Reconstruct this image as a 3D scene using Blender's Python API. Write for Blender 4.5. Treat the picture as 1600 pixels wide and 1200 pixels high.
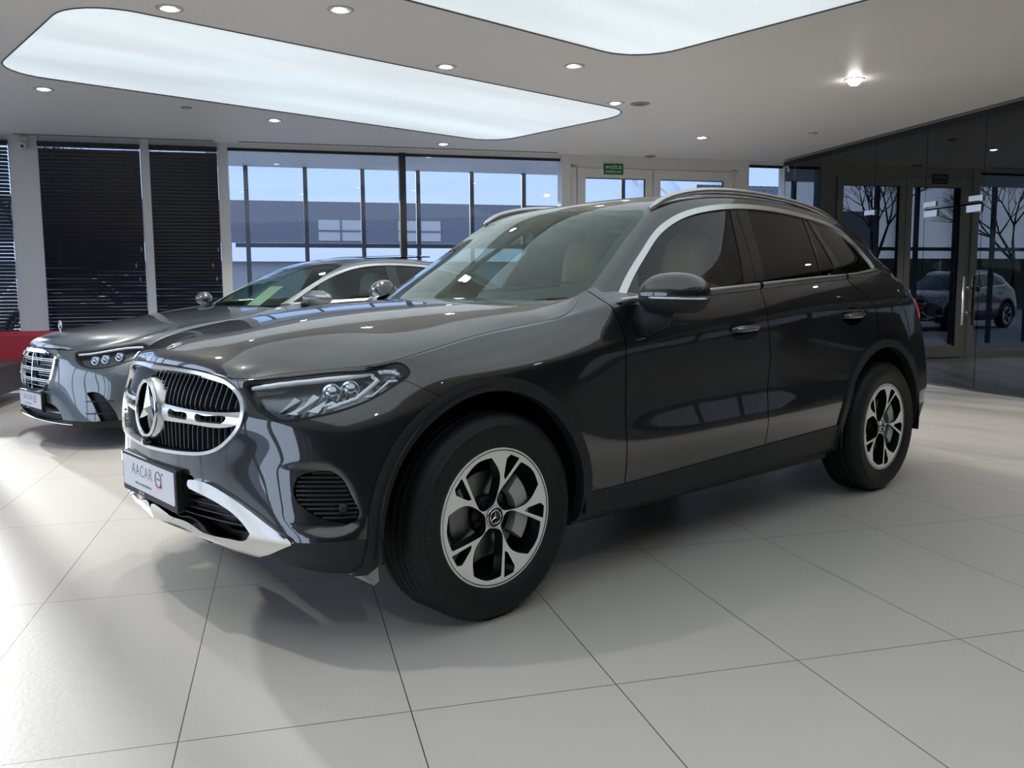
import bpy, math, random
import numpy as np
from mathutils import Vector, Matrix, Euler
from mathutils.bvhtree import BVHTree
random.seed(7); np.random.seed(7)
PI=math.pi
for o in list(bpy.data.objects): bpy.data.objects.remove(o)
SC=bpy.context.scene; COL=SC.collection

# ---------------------------------------------------------------- camera
TH=math.radians(153.26)            # the room is turned against the grey car
def RW(u,w,z=0.0):                 # room coordinates to world
    c,s=math.cos(TH),math.sin(TH); return Vector((u*c-w*s,u*s+w*c,z))
cam_d=bpy.data.cameras.new('camera'); cam=bpy.data.objects.new('camera',cam_d); COL.objects.link(cam)
cam_d.sensor_width=36; cam_d.lens=1344.2/1600*36; cam_d.clip_start=.05; cam_d.clip_end=500
yaw,pitch,roll=-2.2957,-.1077,-.0078
f=Vector((math.cos(yaw)*math.cos(pitch),math.sin(yaw)*math.cos(pitch),math.sin(pitch)))
r=Vector((math.sin(yaw),-math.cos(yaw),0)); u=r.cross(f)
r2=math.cos(roll)*r+math.sin(roll)*u; u2=-math.sin(roll)*r+math.cos(roll)*u
cam.matrix_world=Matrix(((r2.x,u2.x,-f.x,1.8943),(r2.y,u2.y,-f.y,3.1407),(r2.z,u2.z,-f.z,1.1482),(0,0,0,1)))
SC.camera=cam
vs=SC.view_settings; vs.view_transform='Standard'; vs.look='None'; vs.exposure=0.63; vs.gamma=1.0; vs.use_curve_mapping=False
SC.cycles.max_bounces=10; SC.cycles.transparent_max_bounces=24; SC.cycles.glossy_bounces=6
SC.cycles.caustics_reflective=False; SC.cycles.caustics_refractive=False
SC.cycles.sample_clamp_indirect=4.0

# ---------------------------------------------------------------- sky and sun
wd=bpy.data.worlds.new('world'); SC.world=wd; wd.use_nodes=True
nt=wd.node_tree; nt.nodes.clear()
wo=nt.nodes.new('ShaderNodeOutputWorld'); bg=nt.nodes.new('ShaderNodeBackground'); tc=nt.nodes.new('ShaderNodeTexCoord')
sx=nt.nodes.new('ShaderNodeSeparateXYZ'); cr=nt.nodes.new('ShaderNodeValToRGB')
cr.color_ramp.elements[0].position=.0; cr.color_ramp.elements[0].color=(.60,.70,.88,1)
cr.color_ramp.elements[1].position=.55; cr.color_ramp.elements[1].color=(.22,.36,.75,1)
e=cr.color_ramp.elements.new(.15); e.color=(.42,.57,.88,1)
nt.links.new(tc.outputs['Generated'],sx.inputs[0]); nt.links.new(sx.outputs['Z'],cr.inputs[0])
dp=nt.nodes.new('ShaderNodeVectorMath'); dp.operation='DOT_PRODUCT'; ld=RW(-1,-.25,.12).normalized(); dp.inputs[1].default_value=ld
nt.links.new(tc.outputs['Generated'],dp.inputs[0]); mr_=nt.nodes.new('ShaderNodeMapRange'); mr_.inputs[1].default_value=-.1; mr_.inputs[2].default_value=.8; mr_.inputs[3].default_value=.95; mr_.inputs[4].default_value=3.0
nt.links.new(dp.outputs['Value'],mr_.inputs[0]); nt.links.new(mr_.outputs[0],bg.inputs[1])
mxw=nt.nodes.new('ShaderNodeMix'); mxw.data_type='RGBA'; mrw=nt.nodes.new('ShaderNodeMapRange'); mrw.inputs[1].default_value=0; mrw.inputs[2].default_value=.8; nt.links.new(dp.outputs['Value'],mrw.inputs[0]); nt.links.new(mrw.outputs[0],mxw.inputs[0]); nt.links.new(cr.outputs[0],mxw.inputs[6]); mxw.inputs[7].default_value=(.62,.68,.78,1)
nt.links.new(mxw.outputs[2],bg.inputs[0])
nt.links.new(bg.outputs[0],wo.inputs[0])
sun_d=bpy.data.lights.new('sun','SUN'); sun_d.energy=2.2; sun_d.angle=math.radians(1.2); sun_d.color=(1.0,.93,.80)
sun=bpy.data.objects.new('sun',sun_d); COL.objects.link(sun)
sun_dir=Vector((.055,1.0,-math.tan(math.radians(13.5)))).normalized()
sun.rotation_euler=sun_dir.to_track_quat('-Z','Y').to_euler()
def area_light(name,loc,rot,sx_,sy_,power,color=(1,1,1)):
    d=bpy.data.lights.new(name,'AREA'); d.shape='RECTANGLE'; d.size=sx_; d.size_y=sy_; d.energy=power; d.color=color
    o=bpy.data.objects.new(name,d); COL.objects.link(o); o.location=loc; o.rotation_euler=rot; return o
CH=3.05                            # ceiling height

# ---------------------------------------------------------------- materials
def mat(name,col=(.5,.5,.5),rough=.5,metal=0.,coat=0.,coat_r=.03,spec=.5,emit=None,es=1.,ior=1.5,bump=None):
    m=bpy.data.materials.new(name); m.use_nodes=True; n=m.node_tree; p=n.nodes['Principled BSDF']
    p.inputs['Base Color'].default_value=(*col,1); p.inputs['Roughness'].default_value=rough; p.inputs['Metallic'].default_value=metal
    p.inputs['Coat Weight'].default_value=coat; p.inputs['Coat Roughness'].default_value=coat_r
    p.inputs['Specular IOR Level'].default_value=spec; p.inputs['IOR'].default_value=ior
    if emit: p.inputs['Emission Color'].default_value=(*emit,1); p.inputs['Emission Strength'].default_value=es
    if bump:
        t=n.nodes.new('ShaderNodeTexNoise'); t.inputs['Scale'].default_value=bump[0]; b=n.nodes.new('ShaderNodeBump')
        tcn=n.nodes.new('ShaderNodeTexCoord'); n.links.new(tcn.outputs['Object'],t.inputs['Vector'])
        b.inputs['Strength'].default_value=bump[1]; b.inputs['Distance'].default_value=bump[2]
        n.links.new(t.outputs['Fac'],b.inputs['Height']); n.links.new(b.outputs[0],p.inputs['Normal'])
    return m
def varied(m,scale,c1,c2,detail=4,stretch=(1,1,1)):
    """base colour wanders between two tones"""
    n=m.node_tree; p=n.nodes['Principled BSDF']; t=n.nodes.new('ShaderNodeTexNoise'); t.inputs['Scale'].default_value=scale; t.inputs['Detail'].default_value=detail
    tcn=n.nodes.new('ShaderNodeTexCoord'); mp=n.nodes.new('ShaderNodeMapping'); mp.inputs['Scale'].default_value=stretch
    n.links.new(tcn.outputs['Object'],mp.inputs[0]); n.links.new(mp.outputs[0],t.inputs['Vector'])
    r_=n.nodes.new('ShaderNodeValToRGB'); r_.color_ramp.elements[0].position=.35; r_.color_ramp.elements[1].position=.65
    r_.color_ramp.elements[0].color=(*c1,1); r_.color_ramp.elements[1].color=(*c2,1)
    n.links.new(t.outputs['Fac'],r_.inputs[0]); n.links.new(r_.outputs[0],p.inputs['Base Color']); return m
def glassmat(name,tint=(.9,.95,.93),ior=1.5,gloss=(1,1,1),rough=0.0,mult=1.0):
    m=bpy.data.materials.new(name); m.use_nodes=True; n=m.node_tree; n.nodes.clear()
    o=n.nodes.new('ShaderNodeOutputMaterial'); mx=n.nodes.new('ShaderNodeMixShader'); tr=n.nodes.new('ShaderNodeBsdfTransparent')
    gl=n.nodes.new('ShaderNodeBsdfGlossy'); fr=n.nodes.new('ShaderNodeFresnel'); fr.inputs['IOR'].default_value=ior
    tr.inputs[0].default_value=(*tint,1); gl.inputs[0].default_value=(*gloss,1); gl.inputs['Roughness'].default_value=rough
    mm=n.nodes.new('ShaderNodeMath'); mm.operation='MULTIPLY'; mm.inputs[1].default_value=mult; mm.use_clamp=True
    ge=n.nodes.new('ShaderNodeNewGeometry'); iv=n.nodes.new('ShaderNodeMath'); iv.operation='SUBTRACT'; iv.inputs[0].default_value=1.; m2=n.nodes.new('ShaderNodeMath'); m2.operation='MULTIPLY'
    n.links.new(ge.outputs['Backfacing'],iv.inputs[1]); n.links.new(fr.outputs[0],mm.inputs[0]); n.links.new(mm.outputs[0],m2.inputs[0]); n.links.new(iv.outputs[0],m2.inputs[1]); n.links.new(m2.outputs[0],mx.inputs[0])
    n.links.new(tr.outputs[0],mx.inputs[1]); n.links.new(gl.outputs[0],mx.inputs[2]); n.links.new(mx.outputs[0],o.inputs[0]); return m
# ---------------------------------------------------------------- mesh helpers
class M:
    def __init__(s,V=None,F=None):
        s.V=np.zeros((0,3)) if V is None else np.asarray(V,float).reshape(-1,3); s.F=[] if F is None else list(F)
    def add(s,V,F):
        b=len(s.V); s.V=np.vstack([s.V,np.asarray(V,float).reshape(-1,3)]); s.F+= [tuple(i+b for i in f_) for f_ in F]; return s
    def join(s,o): return s.add(o.V,o.F)
    def copy(s): return M(s.V.copy(),list(s.F))
    def compact(s):
        used=sorted({i for f_ in s.F for i in f_}); mp={o:n for n,o in enumerate(used)}
        return M(s.V[used] if used else None,[tuple(mp[i] for i in f_) for f_ in s.F])
    def mir(s):  # mirrored over the car's long axis
        return M(s.V*np.array([1,-1,1]),[tuple(reversed(f_)) for f_ in s.F])
    def flip(s): return M(s.V,[tuple(reversed(f_)) for f_ in s.F])
    def tf(s,Mx): 
        A=np.array(Mx.to_3x3()); return M(s.V@A.T+np.array(Mx.translation),s.F)
    def move(s,x,y,z): return M(s.V+np.array([x,y,z]),s.F)
def normals(m):
    N=np.zeros_like(m.V)
    for f_ in m.F:
        p=m.V[list(f_)]; n=np.zeros(3)
        a=p[1:-1]-p[0]; b=p[2:]-p[0]; n=np.cross(a,b).sum(0)
        for i in f_: N[i]+=n
    l=np.linalg.norm(N,axis=1,keepdims=True); l[l==0]=1; return N/l
def offset(m,d): return M(m.V+normals(m)*d,m.F)
def boundary(m):
    e={}
    for f_ in m.F:
        for a,b in zip(f_,f_[1:]+f_[:1]): e[(a,b)]=e.get((a,b),0)+1
    return [(a,b) for (a,b) in e if (b,a) not in e]
def rim(m,depth,N=None):
    """face plus a returned edge of the given depth"""
    N=normals(m) if N is None else N; B=boundary(m); out=m.copy(); idx={}
    vs_=sorted({i for e_ in B for i in e_})
    for k,i in enumerate(vs_): idx[i]=k
    n=len(vs_); V=np.vstack([m.V[vs_],m.V[vs_]-N[vs_]*depth])
    out.add(V,[(idx[b],idx[a],idx[a]+n,idx[b]+n) for a,b in B]); return out
def solid(m,t):
    N=normals(m); o=rim(m,t,N); o.add(m.V-N*t,[tuple(reversed(f_)) for f_ in m.F]); return o
def grid(P,flip=False):
    """P[rows,cols,3]"""
    P=np.asarray(P,float); R_,C_=P.shape[:2]; F=[]
    for i in range(R_-1):
        for j in range(C_-1):
            q=(i*C_+j,i*C_+j+1,(i+1)*C_+j+1,(i+1)*C_+j); F.append(q[::-1] if flip else q)
    return M(P.reshape(-1,3),F)
def carve(m,val):
    """split at val=0 -> (val<0, val>=0)"""
    V=list(m.V); val=list(val); ins=[]; outs=[]; cache={}
    val=[(1e-7 if abs(v)<1e-7 else v) for v in val]
    def cut(a,b):
        k=(a,b) if a<b else (b,a)
        if k not in cache:
            t=val[k[0]]/(val[k[0]]-val[k[1]]); cache[k]=len(V); V.append(V[k[0]]*(1-t)+V[k[1]]*t)
        return cache[k]
    for f_ in m.F:
        s=[val[i]<0 for i in f_]
        if all(s): ins.append(f_); continue
        if not any(s): outs.append(f_); continue
        A=[];B=[]
        for a,b in zip(f_,f_[1:]+f_[:1]):
            (A if val[a]<0 else B).append(a)
            if (val[a]<0)!=(val[b]<0): c=cut(a,b); A.append(c); B.append(c)
        if len(A)>2: ins.append(tuple(A))
        if len(B)>2: outs.append(tuple(B))
    V=np.array(V).reshape(-1,3); return M(V,ins).compact(),M(V,outs).compact()
def sdf(P,Q):
    """signed distance of points P[n,2] to closed polygon Q (negative inside)"""
    P=np.asarray(P,float);Q=np.asarray(Q,float); d=np.full(len(P),1e9); ins=np.zeros(len(P),bool)
    for a,b in zip(Q,np.roll(Q,-1,0)):
        ab=b-a; L=ab@ab
        if L<1e-14: continue
        t=np.clip(((P-a)@ab)/L,0,1); d=np.minimum(d,np.linalg.norm(P-a-t[:,None]*ab,axis=1))
        c=((a[1]>P[:,1])!=(b[1]>P[:,1])); 
        with np.errstate(divide='ignore',invalid='ignore'):
            xi=(b[0]-a[0])*(P[:,1]-a[1])/(b[1]-a[1])+a[0]
        ins^=c&(P[:,0]<xi)
    return np.where(ins,-d,d)
def ldist(P,L):
    P=np.asarray(P,float);L=np.asarray(L,float); d=np.full(len(P),1e9)
    for a,b in zip(L[:-1],L[1:]):
        ab=b-a; l=ab@ab
        if l<1e-14: continue
        t=np.clip(((P-a)@ab)/l,0,1); d=np.minimum(d,np.linalg.norm(P-a-t[:,None]*ab,axis=1))
    return d
def biggest(m):
    """largest connected piece"""
    p=list(range(len(m.V)))
    def fd_(i):
        while p[i]!=i: p[i]=p[p[i]]; i=p[i]
        return i
    for f_ in m.F:
        a=fd_(f_[0])
        for i in f_[1:]: p[fd_(i)]=a
    c={}
    for f_ in m.F: c.setdefault(fd_(f_[0]),[]).append(f_)
    return M(m.V,max(c.values(),key=len)).compact()
def nsp(t,P,tt):
    """natural cubic spline through P at knots t, evaluated at tt"""
    t=np.asarray(t,float);P=np.asarray(P,float);tt=np.asarray(tt,float); n=len(t)
    sh=P.shape; P=P.reshape(n,-1)
    if n==2:
        w=((tt-t[0])/(t[1]-t[0]))[:,None]; return (P[0]*(1-w)+P[1]*w).reshape((len(tt),)+sh[1:])
    h=np.diff(t); A=np.eye(n); B=np.zeros_like(P)
    for i in range(1,n-1):
        A[i,i-1]=h[i-1];A[i,i]=2*(h[i-1]+h[i]);A[i,i+1]=h[i]; B[i]=6*((P[i+1]-P[i])/h[i]-(P[i]-P[i-1])/h[i-1])
    K=np.linalg.solve(A,B); k=np.clip(np.searchsorted(t,tt,side='right')-1,0,n-2); hh=h[k][:,None]
    a=((t[k+1]-tt)[:,None])/hh; b=1-a
    r_=a*P[k]+b*P[k+1]+((a**3-a)*K[k]+(b**3-b)*K[k+1])*hh**2/6
    return r_.reshape((len(tt),)+sh[1:])
def chord(P): 
    P=np.asarray(P,float); return np.concatenate([[0],np.cumsum(np.linalg.norm(np.diff(P,axis=0),axis=1))])
def curve(P,n,closed=False):
    """smooth curve through points; a third/fourth value 1 marks a corner"""
    dim=2 if len(P[0])<=3 and all(len(p)==2 or (len(p)==3 and p[2] in (1,'c')) for p in P) else 3
    pts=[np.array(p[:dim],float) for p in P]; cor=[len(p)>dim for p in P]
    N=len(pts)
    if closed:
        if any(cor): k=cor.index(True); pts=pts[k:]+pts[:k]; cor=cor[k:]+cor[:k]; pts.append(pts[0]); cor.append(True)
        else:
            ext=pts[-3:]+pts+pts[:4]; t=chord(ext); tt=np.linspace(t[3],t[3+N],n+1)[:-1]; return nsp(t,ext,tt)
    segs=[];st=0; L=chord(pts)[-1]
    for i in range(1,len(pts)):
        if cor[i] or i==len(pts)-1:
            s=pts[st:i+1]; t=chord(s); m_=max(2,int(n*t[-1]/L)); segs.append(nsp(t,s,np.linspace(0,t[-1],m_+1))[:-1]); st=i
    out=np.vstack(segs)
    return out if closed else np.vstack([out,pts[-1]])
def tube(P,r,n=8,caps=True,closed=False,flat=1.0,up=(0,0,1)):
    P=np.asarray(P,float); k=len(P); r=np.full(k,r) if np.isscalar(r) else np.asarray(r)
    V=[];up=np.array(up,float)
    for i in range(k):
        if closed: T=P[(i+1)%k]-P[i-1]
        else: T=P[min(i+1,k-1)]-P[max(i-1,0)]
        T=T/(np.linalg.norm(T)+1e-12); a=np.cross(T,up)
        if np.linalg.norm(a)<1e-4: a=np.cross(T,[1,0,0])
        a/=np.linalg.norm(a); b=np.cross(a,T)
        for j in range(n):
            w=2*PI*j/n; V.append(P[i]+r[i]*(math.cos(w)*a+flat*math.sin(w)*b))
    F=[]; rr=k if closed else k-1
    for i in range(rr):
        i2=(i+1)%k
        for j in range(n): F.append((i*n+j,i*n+(j+1)%n,i2*n+(j+1)%n,i2*n+j))
    if caps and not closed: F.append(tuple(range(n))[::-1]); F.append(tuple((k-1)*n+j for j in range(n)))
    return M(V,F)
def box(x0,x1,y0,y1,z0,z1):
    V=[(x,y,z) for z in (z0,z1) for y in (y0,y1) for x in (x0,x1)]
    return M(V,[(0,2,3,1),(4,5,7,6),(0,1,5,4),(2,6,7,3),(0,4,6,2),(1,3,7,5)])
def lathe(prof,n=48,axis='z'):
    """prof: (radius, height) pairs"""
    V=[];F=[];k=len(prof)
    for j in range(n):
        a=2*PI*j/n; c,s=math.cos(a),math.sin(a)
        for r_,h in prof: V.append((r_*c,r_*s,h) if axis=='z' else (r_*c,h,r_*s))
    for j in range(n):
        j2=(j+1)%n
        for i in range(k-1):
            q=(j*k+i,j2*k+i,j2*k+i+1,j*k+i+1); F.append(q if axis=='z' else q[::-1])
    return M(V,F)
def prism(poly,h0,h1,axis='z'):
    """flat polygon extruded; axis y: poly is (x,z); axis x: poly is (y,z)"""
    n=len(poly); P=[tuple(p)[:2] for p in poly]
    def pt(p,h): return {'z':(p[0],p[1],h),'y':(p[0],h,p[1]),'x':(h,p[0],p[1])}[axis]
    V=[pt(p,h0) for p in P]+[pt(p,h1) for p in P]
    F=[tuple(range(n))[::-1],tuple(range(n,2*n))]+[(i,(i+1)%n,n+(i+1)%n,n+i) for i in range(n)]
    return M(V,F)
def rounded(w,h,r_,n=5,cx=0,cy=0):
    P=[]
    for sx_,sy_,a0 in ((1,1,0),(-1,1,PI/2),(-1,-1,PI),(1,-1,3*PI/2)):
        for k in range(n+1):
            a=a0+PI/2*k/n; P.append((cx+sx_*(w/2-r_)+r_*math.cos(a),cy+sy_*(h/2-r_)+r_*math.sin(a)))
    return P
def link(name,me,material,parent,smooth=True,loc=None):
    o=bpy.data.objects.new(name,me); COL.objects.link(o)
    if material is not None: me.materials.append(material)
    if parent is not None: o.parent=parent
    if loc is not None: o.location=loc
    return o
def obj(name,m,material=None,parent=None,smooth=True,auto=None,recalc=False):
    me=bpy.data.meshes.new(name); me.from_pydata(m.V.tolist(),[],[tuple(f_) for f_ in m.F])
    if recalc:
        import bmesh
        b=bmesh.new(); b.from_mesh(me); bmesh.ops.recalc_face_normals(b,faces=b.faces); b.to_mesh(me); b.free()
    me.polygons.foreach_set('use_smooth',[smooth]*len(me.polygons)); me.update()
    o=link(name,me,material,parent)
    if auto is not None: me.set_sharp_from_angle(angle=math.radians(auto))
    return o
def bev(o,w=.01,seg=2,ang=35):
    md=o.modifiers.new('bevel','BEVEL'); md.width=w; md.segments=seg; md.limit_method='ANGLE'; md.angle_limit=math.radians(ang); return o
def tag(o,label=None,cat=None,group=None,kind=None):
    for k,v in (('label',label),('category',cat),('group',group),('kind',kind)):
        if v: o[k]=v
    return o
def empty(name,loc=(0,0,0),rz=0,parent=None):
    o=bpy.data.objects.new(name,None); COL.objects.link(o); o.location=loc; o.rotation_euler=(0,0,rz); o.empty_display_size=.1
    if parent is not None: o.parent=parent
    return o
def textmesh(body,size,depth,Mx,name,material,parent,spacing=1.0,ax='CENTER',sx=1.0,offs=0.0):
    c=bpy.data.curves.new(name,'FONT'); c.body=body; c.size=size; c.extrude=depth; c.align_x=ax; c.align_y='CENTER'; c.space_character=spacing; c.offset=offs
    t=bpy.data.objects.new(name,c); COL.objects.link(t); bpy.context.view_layer.update()
    me=bpy.data.meshes.new_from_object(t); bpy.data.objects.remove(t); bpy.data.curves.remove(c)
    me.transform(Mx@Matrix.Diagonal((sx,1,1,1)))
    return link(name,me,material,parent)
# ---------------------------------------------------------------- smooth body sheets (left half, y>=0)
def rowsheet(rows,lf,lr,ns=(70,190,34)):
    """rows: lists of control points running nose centre -> tail centre, each passing x=lf and x=lr.
       returns function giving [rows, cols] points at a shared column parameter"""
    out=[]
    for R_ in rows:
        R_=np.array(R_,float); t=chord(R_); tt=np.linspace(0,t[-1],1600); D=nsp(t,R_,tt)
        i=np.argmax(D[:,0]<=lf+1e-9); j=np.argmax(D[:,0]<=lr+1e-9)
        t1=tt[i];t2=tt[j]
        a=np.linspace(0,t1,ns[0],endpoint=False)
        xs=np.linspace(D[i,0],D[j,0],ns[1],endpoint=False); b=np.interp(-xs,-D[i:j+1,0],tt[i:j+1])
        c=np.linspace(t2,t[-1],ns[2])
        out.append(nsp(t,R_,np.concatenate([a,b,c])))
    return np.array(out)
def vert(P,segs,seed=None):
    """P[rows,cols,3]; segs: list of (first row, last row, n) joined with a crease"""
    L=[]
    for k,(a,b,n) in enumerate(segs):
        Q=P[a:b+1]; t=np.concatenate([[0],np.cumsum(np.linalg.norm(np.diff(Q,axis=0),axis=2).mean(1))])
        tt=np.linspace(0,t[-1],n+1); L.append(nsp(t,Q,tt)[(0 if k==0 else 1):])
    return np.vstack(L)
def relax(G,rows,it,wgt=.5):
    """soften a crease: average across rows inside the given range"""
    a,b=rows
    for _ in range(it):
        H=G.copy(); H[a:b]=G[a:b]*(1-wgt)+wgt*.5*(G[a-1:b-1]+G[a+1:b+1]); G=H
    return G
def side(xs,ys,zs): return list(zip(xs,ys,zs))
SX=(.0,-.4,-.65,-1.2,-1.7,-2.3,-2.75,-3.2)
GLC_ROWS=[
 # r0 underside
 [(.78,0,.30),(.73,.4,.30),(.66,.60,.28),(.58,.74,.26),(.46,.81,.25),(.30,.835,.25)]+side(SX,(.84,)*8,(.25,.25,.25,.255,.26,.27,.275,.30))+[(-3.40,.82,.30),(-3.53,.77,.30),(-3.62,.69,.30),(-3.69,.46,.30),(-3.72,0,.30)],
 # r1 lower edge of the dark cladding
 [(.832,0,.335),(.777,.4,.335),(.71,.62,.318),(.63,.775,.305),(.51,.86,.297),(.30,.898,.295)]+side(SX,(.903,.905,.905,.905,.905,.905,.905,.90),(.295,.295,.296,.303,.306,.317,.325,.335))+[(-3.42,.88,.34),(-3.56,.83,.34),(-3.66,.74,.34),(-3.74,.5,.34),(-3.77,0,.34)],
 # r2 lower edge of the paint
 [(.846,0,.385),(.80,.4,.385),(.737,.64,.383),(.69,.76,.384),(.61,.857,.388),(.463,.905,.39),(.30,.925,.39)]+side(SX,(.93,.93,.925,.925,.925,.925,.925,.925),(.39,.385,.385,.40,.415,.432,.44,.45))+[(-3.45,.895,.45),(-3.6,.84,.45),(-3.71,.74,.45),(-3.79,.5,.45),(-3.82,0,.45)],
 # r3 lower crease
 [(.850,0,.48),(.812,.4,.48),(.748,.6,.48),(.70,.705,.485),(.63,.80,.49),(.54,.873,.49),(.43,.915,.50),(.30,.935,.50)]+side(SX,(.94,.94,.935,.942,.942,.94,.94,.93),(.50,.505,.51,.522,.532,.547,.55,.56))+[(-3.47,.90,.57),(-3.62,.845,.57),(-3.73,.74,.57),(-3.81,.5,.57),(-3.85,0,.57)],
 # r4
 [(.854,0,.61),(.808,.4,.615),(.747,.57,.62),(.69,.675,.625),(.62,.77,.63),(.53,.848,.64),(.42,.90,.64),(.30,.925,.65)]+side(SX,(.935,.935,.925,.927,.927,.93,.935,.925),(.66,.66,.66,.66,.665,.67,.68,.68))+[(-3.46,.895,.69),(-3.62,.835,.69),(-3.73,.73,.69),(-3.81,.5,.69),(-3.85,0,.69)],
 # r5
 [(.860,0,.73),(.803,.4,.73),(.75,.55,.732),(.69,.65,.735),(.61,.75,.737),(.52,.825,.742),(.42,.878,.75),(.30,.912,.765)]+side(SX,(.93,.93,.922,.925,.926,.93,.935,.92),(.80,.81,.81,.82,.83,.84,.85,.85))+[(-3.44,.88,.86),(-3.6,.81,.86),(-3.69,.72,.86),(-3.76,.5,.86),(-3.79,0,.86)],
 # r6 shoulder crease
 [(.845,0,.82),(.79,.38,.81),(.745,.515,.80),(.67,.64,.80),(.58,.735,.802),(.48,.81,.812),(.40,.85,.825),(.30,.885,.85)]+side(SX,(.91,.92,.92,.928,.930,.928,.922,.895),(.89,.91,.925,.965,1.01,1.05,1.065,1.07))+[(-3.38,.86,1.07),(-3.51,.79,1.07),(-3.6,.70,1.065),(-3.68,.5,1.055),(-3.71,0,1.05)],
 # r7
 [(.83,0,.87),(.78,.34,.85),(.735,.50,.838),(.655,.61,.845),(.57,.69,.855),(.47,.76,.865),(.39,.80,.878),(.30,.848,.895)]+side(SX,(.867,.882,.892,.900,.902,.895,.88,.85),(.94,.985,1.01,1.05,1.085,1.13,1.15,1.15))+[(-3.35,.81,1.15),(-3.46,.75,1.15),(-3.55,.67,1.14),(-3.62,.48,1.13),(-3.65,0,1.125)],
 # r8 bonnet edge in front, window sill behind
 [(.80,0,.905),(.757,.40,.882),(.728,.50,.872),(.65,.58,.885),(.57,.645,.896),(.47,.725,.906),(.38,.79,.918),(.30,.815,.935)]+side(SX,(.812,.822,.862,.868,.868,.86,.838,.77),(.994,1.045,1.085,1.125,1.155,1.19,1.215,1.235))+[(-3.30,.745,1.23),(-3.41,.70,1.23),(-3.5,.63,1.22),(-3.56,.46,1.21),(-3.58,0,1.20)],
 # r9 inner edge
 [(.75,0,.885),(.71,.38,.865),(.68,.47,.858),(.61,.54,.868),(.53,.60,.878),(.43,.68,.888),(.345,.745,.898),(.27,.78,.915)]+side(SX,(.79,.785,.725,.80,.80,.79,.775,.74),(.975,1.045,1.15,1.135,1.165,1.20,1.225,1.245))+[(-3.27,.70,1.24),(-3.37,.65,1.24),(-3.44,.58,1.23),(-3.5,.44,1.22),(-3.52,0,1.21)]]
def lerp_rows(tab,n,segs,xs=None,relx=()):
    """tab: list of sections [(x, [(y,z)...])]; smooth loft along x"""
    X=[t_[0] for t_ in tab]; A=np.array([[(t_[0],p[0],p[1]) for p in t_[1]] for t_ in tab])  # stations,rows,3
    tt=np.linspace(0,1,n); cx=np.concatenate([[0],np.cumsum(np.linalg.norm(np.diff(A,axis=0),axis=2).mean(1))]); cx/=cx[-1]
    P=nsp(cx,A,tt).transpose(1,0,2); G=vert(P,segs)
    for rw,it in relx: G=relax(G,rw,it)
    return G
# sections of the glasshouse: (x, [belt-low, belt, mid glass, glass top, ridge, screen/roof edge, mid, centre])
def gh(x,zc,e,rg,gt,bl,sag=None):
    (ye,ze),(yr,zr),(yg,zg),(yb,zb)=e,rg,gt,bl
    ym=(yg+yb)/2+.012; zm=(zg+zb)/2
    return (x,[(yb-.006,zb-.09),(yb,zb),(ym,zm),(yg,zg),(yr,zr),(ye,ze),(ye*.55,zc-(zc-ze)*.30),(0,zc)])
GLC_GH=[
 gh(-.20,.97,(.84,.80),(.865,.77),(.872,.74),(.875,.68)),
 gh(-.45,1.135,(.785,.985),(.82,.965),(.842,.93),(.865,.86)),
 gh(-.65,1.262,(.735,1.125),(.778,1.105),(.80,1.07),(.862,.98)),
 gh(-.85,1.375,(.682,1.262),(.727,1.240),(.755,1.20),(.858,1.06)),
 gh(-1.05,1.480,(.628,1.402),(.675,1.380),(.706,1.332),(.860,1.112)),
 gh(-1.25,1.561,(.577,1.530),(.625,1.508),(.663,1.455),(.862,1.128)),
 gh(-1.50,1.615,(.570,1.592),(.620,1.572),(.656,1.525),(.862,1.145)),
 gh(-1.80,1.640,(.570,1.616),(.620,1.598),(.656,1.553),(.862,1.160)),
 gh(-2.20,1.640,(.567,1.617),(.617,1.600),(.654,1.555),(.856,1.183)),
 gh(-2.60,1.618,(.560,1.592),(.610,1.574),(.644,1.528),(.842,1.208)),
 gh(-2.95,1.580,(.535,1.548),(.585,1.527),(.618,1.475),(.806,1.225)),
 gh(-3.15,1.547,(.518,1.512),(.568,1.490),(.60,1.432),(.768,1.232)),
 gh(-3.32,1.500,(.508,1.465),(.556,1.440),(.59,1.375),(.728,1.225)),
 gh(-3.42,1.390,(.505,1.360),(.555,1.34),(.592,1.29),(.705,1.205)),
 gh(-3.54,1.235,(.46,1.225),(.50,1.215),(.53,1.20),(.60,1.17))]
GLC_HOOD=[ # from centre outwards: lines running from leading edge to the screen
 [(.805,0,.903),(.795,0,.928),(.757,0,.954),(.66,0,.990),(.45,0,1.036),(.18,0,1.078),(-.12,0,1.105),(-.42,0,1.120)],
 [(.788,.20,.899),(.778,.20,.924),(.736,.21,.951),(.64,.22,.992),(.43,.235,1.036),(.16,.25,1.074),(-.14,.26,1.102),(-.44,.27,1.118)],
 [(.758,.40,.886),(.745,.405,.908),(.695,.41,.941),(.60,.42,.977),(.39,.45,1.018),(.12,.48,1.058),(-.18,.50,1.090),(-.48,.51,1.112)],
 [(.743,.465,.878),(.715,.485,.900),(.655,.51,.925),(.54,.54,.952),(.33,.59,.998),(.07,.63,1.040),(-.22,.65,1.073),(-.53,.65,1.108)],
 [(.731,.496,.873),(.69,.53,.885),(.62,.585,.899),(.47,.70,.917),(.28,.765,.960),(.02,.77,1.010),(-.25,.770,1.040),(-.57,.725,1.112)],
 [(.727,.503,.8715),(.675,.553,.8805),(.60,.618,.892),(.43,.755,.911),(.26,.808,.945),(.0,.806,.997),(-.27,.806,1.022),(-.585,.745,1.120)]]
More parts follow.
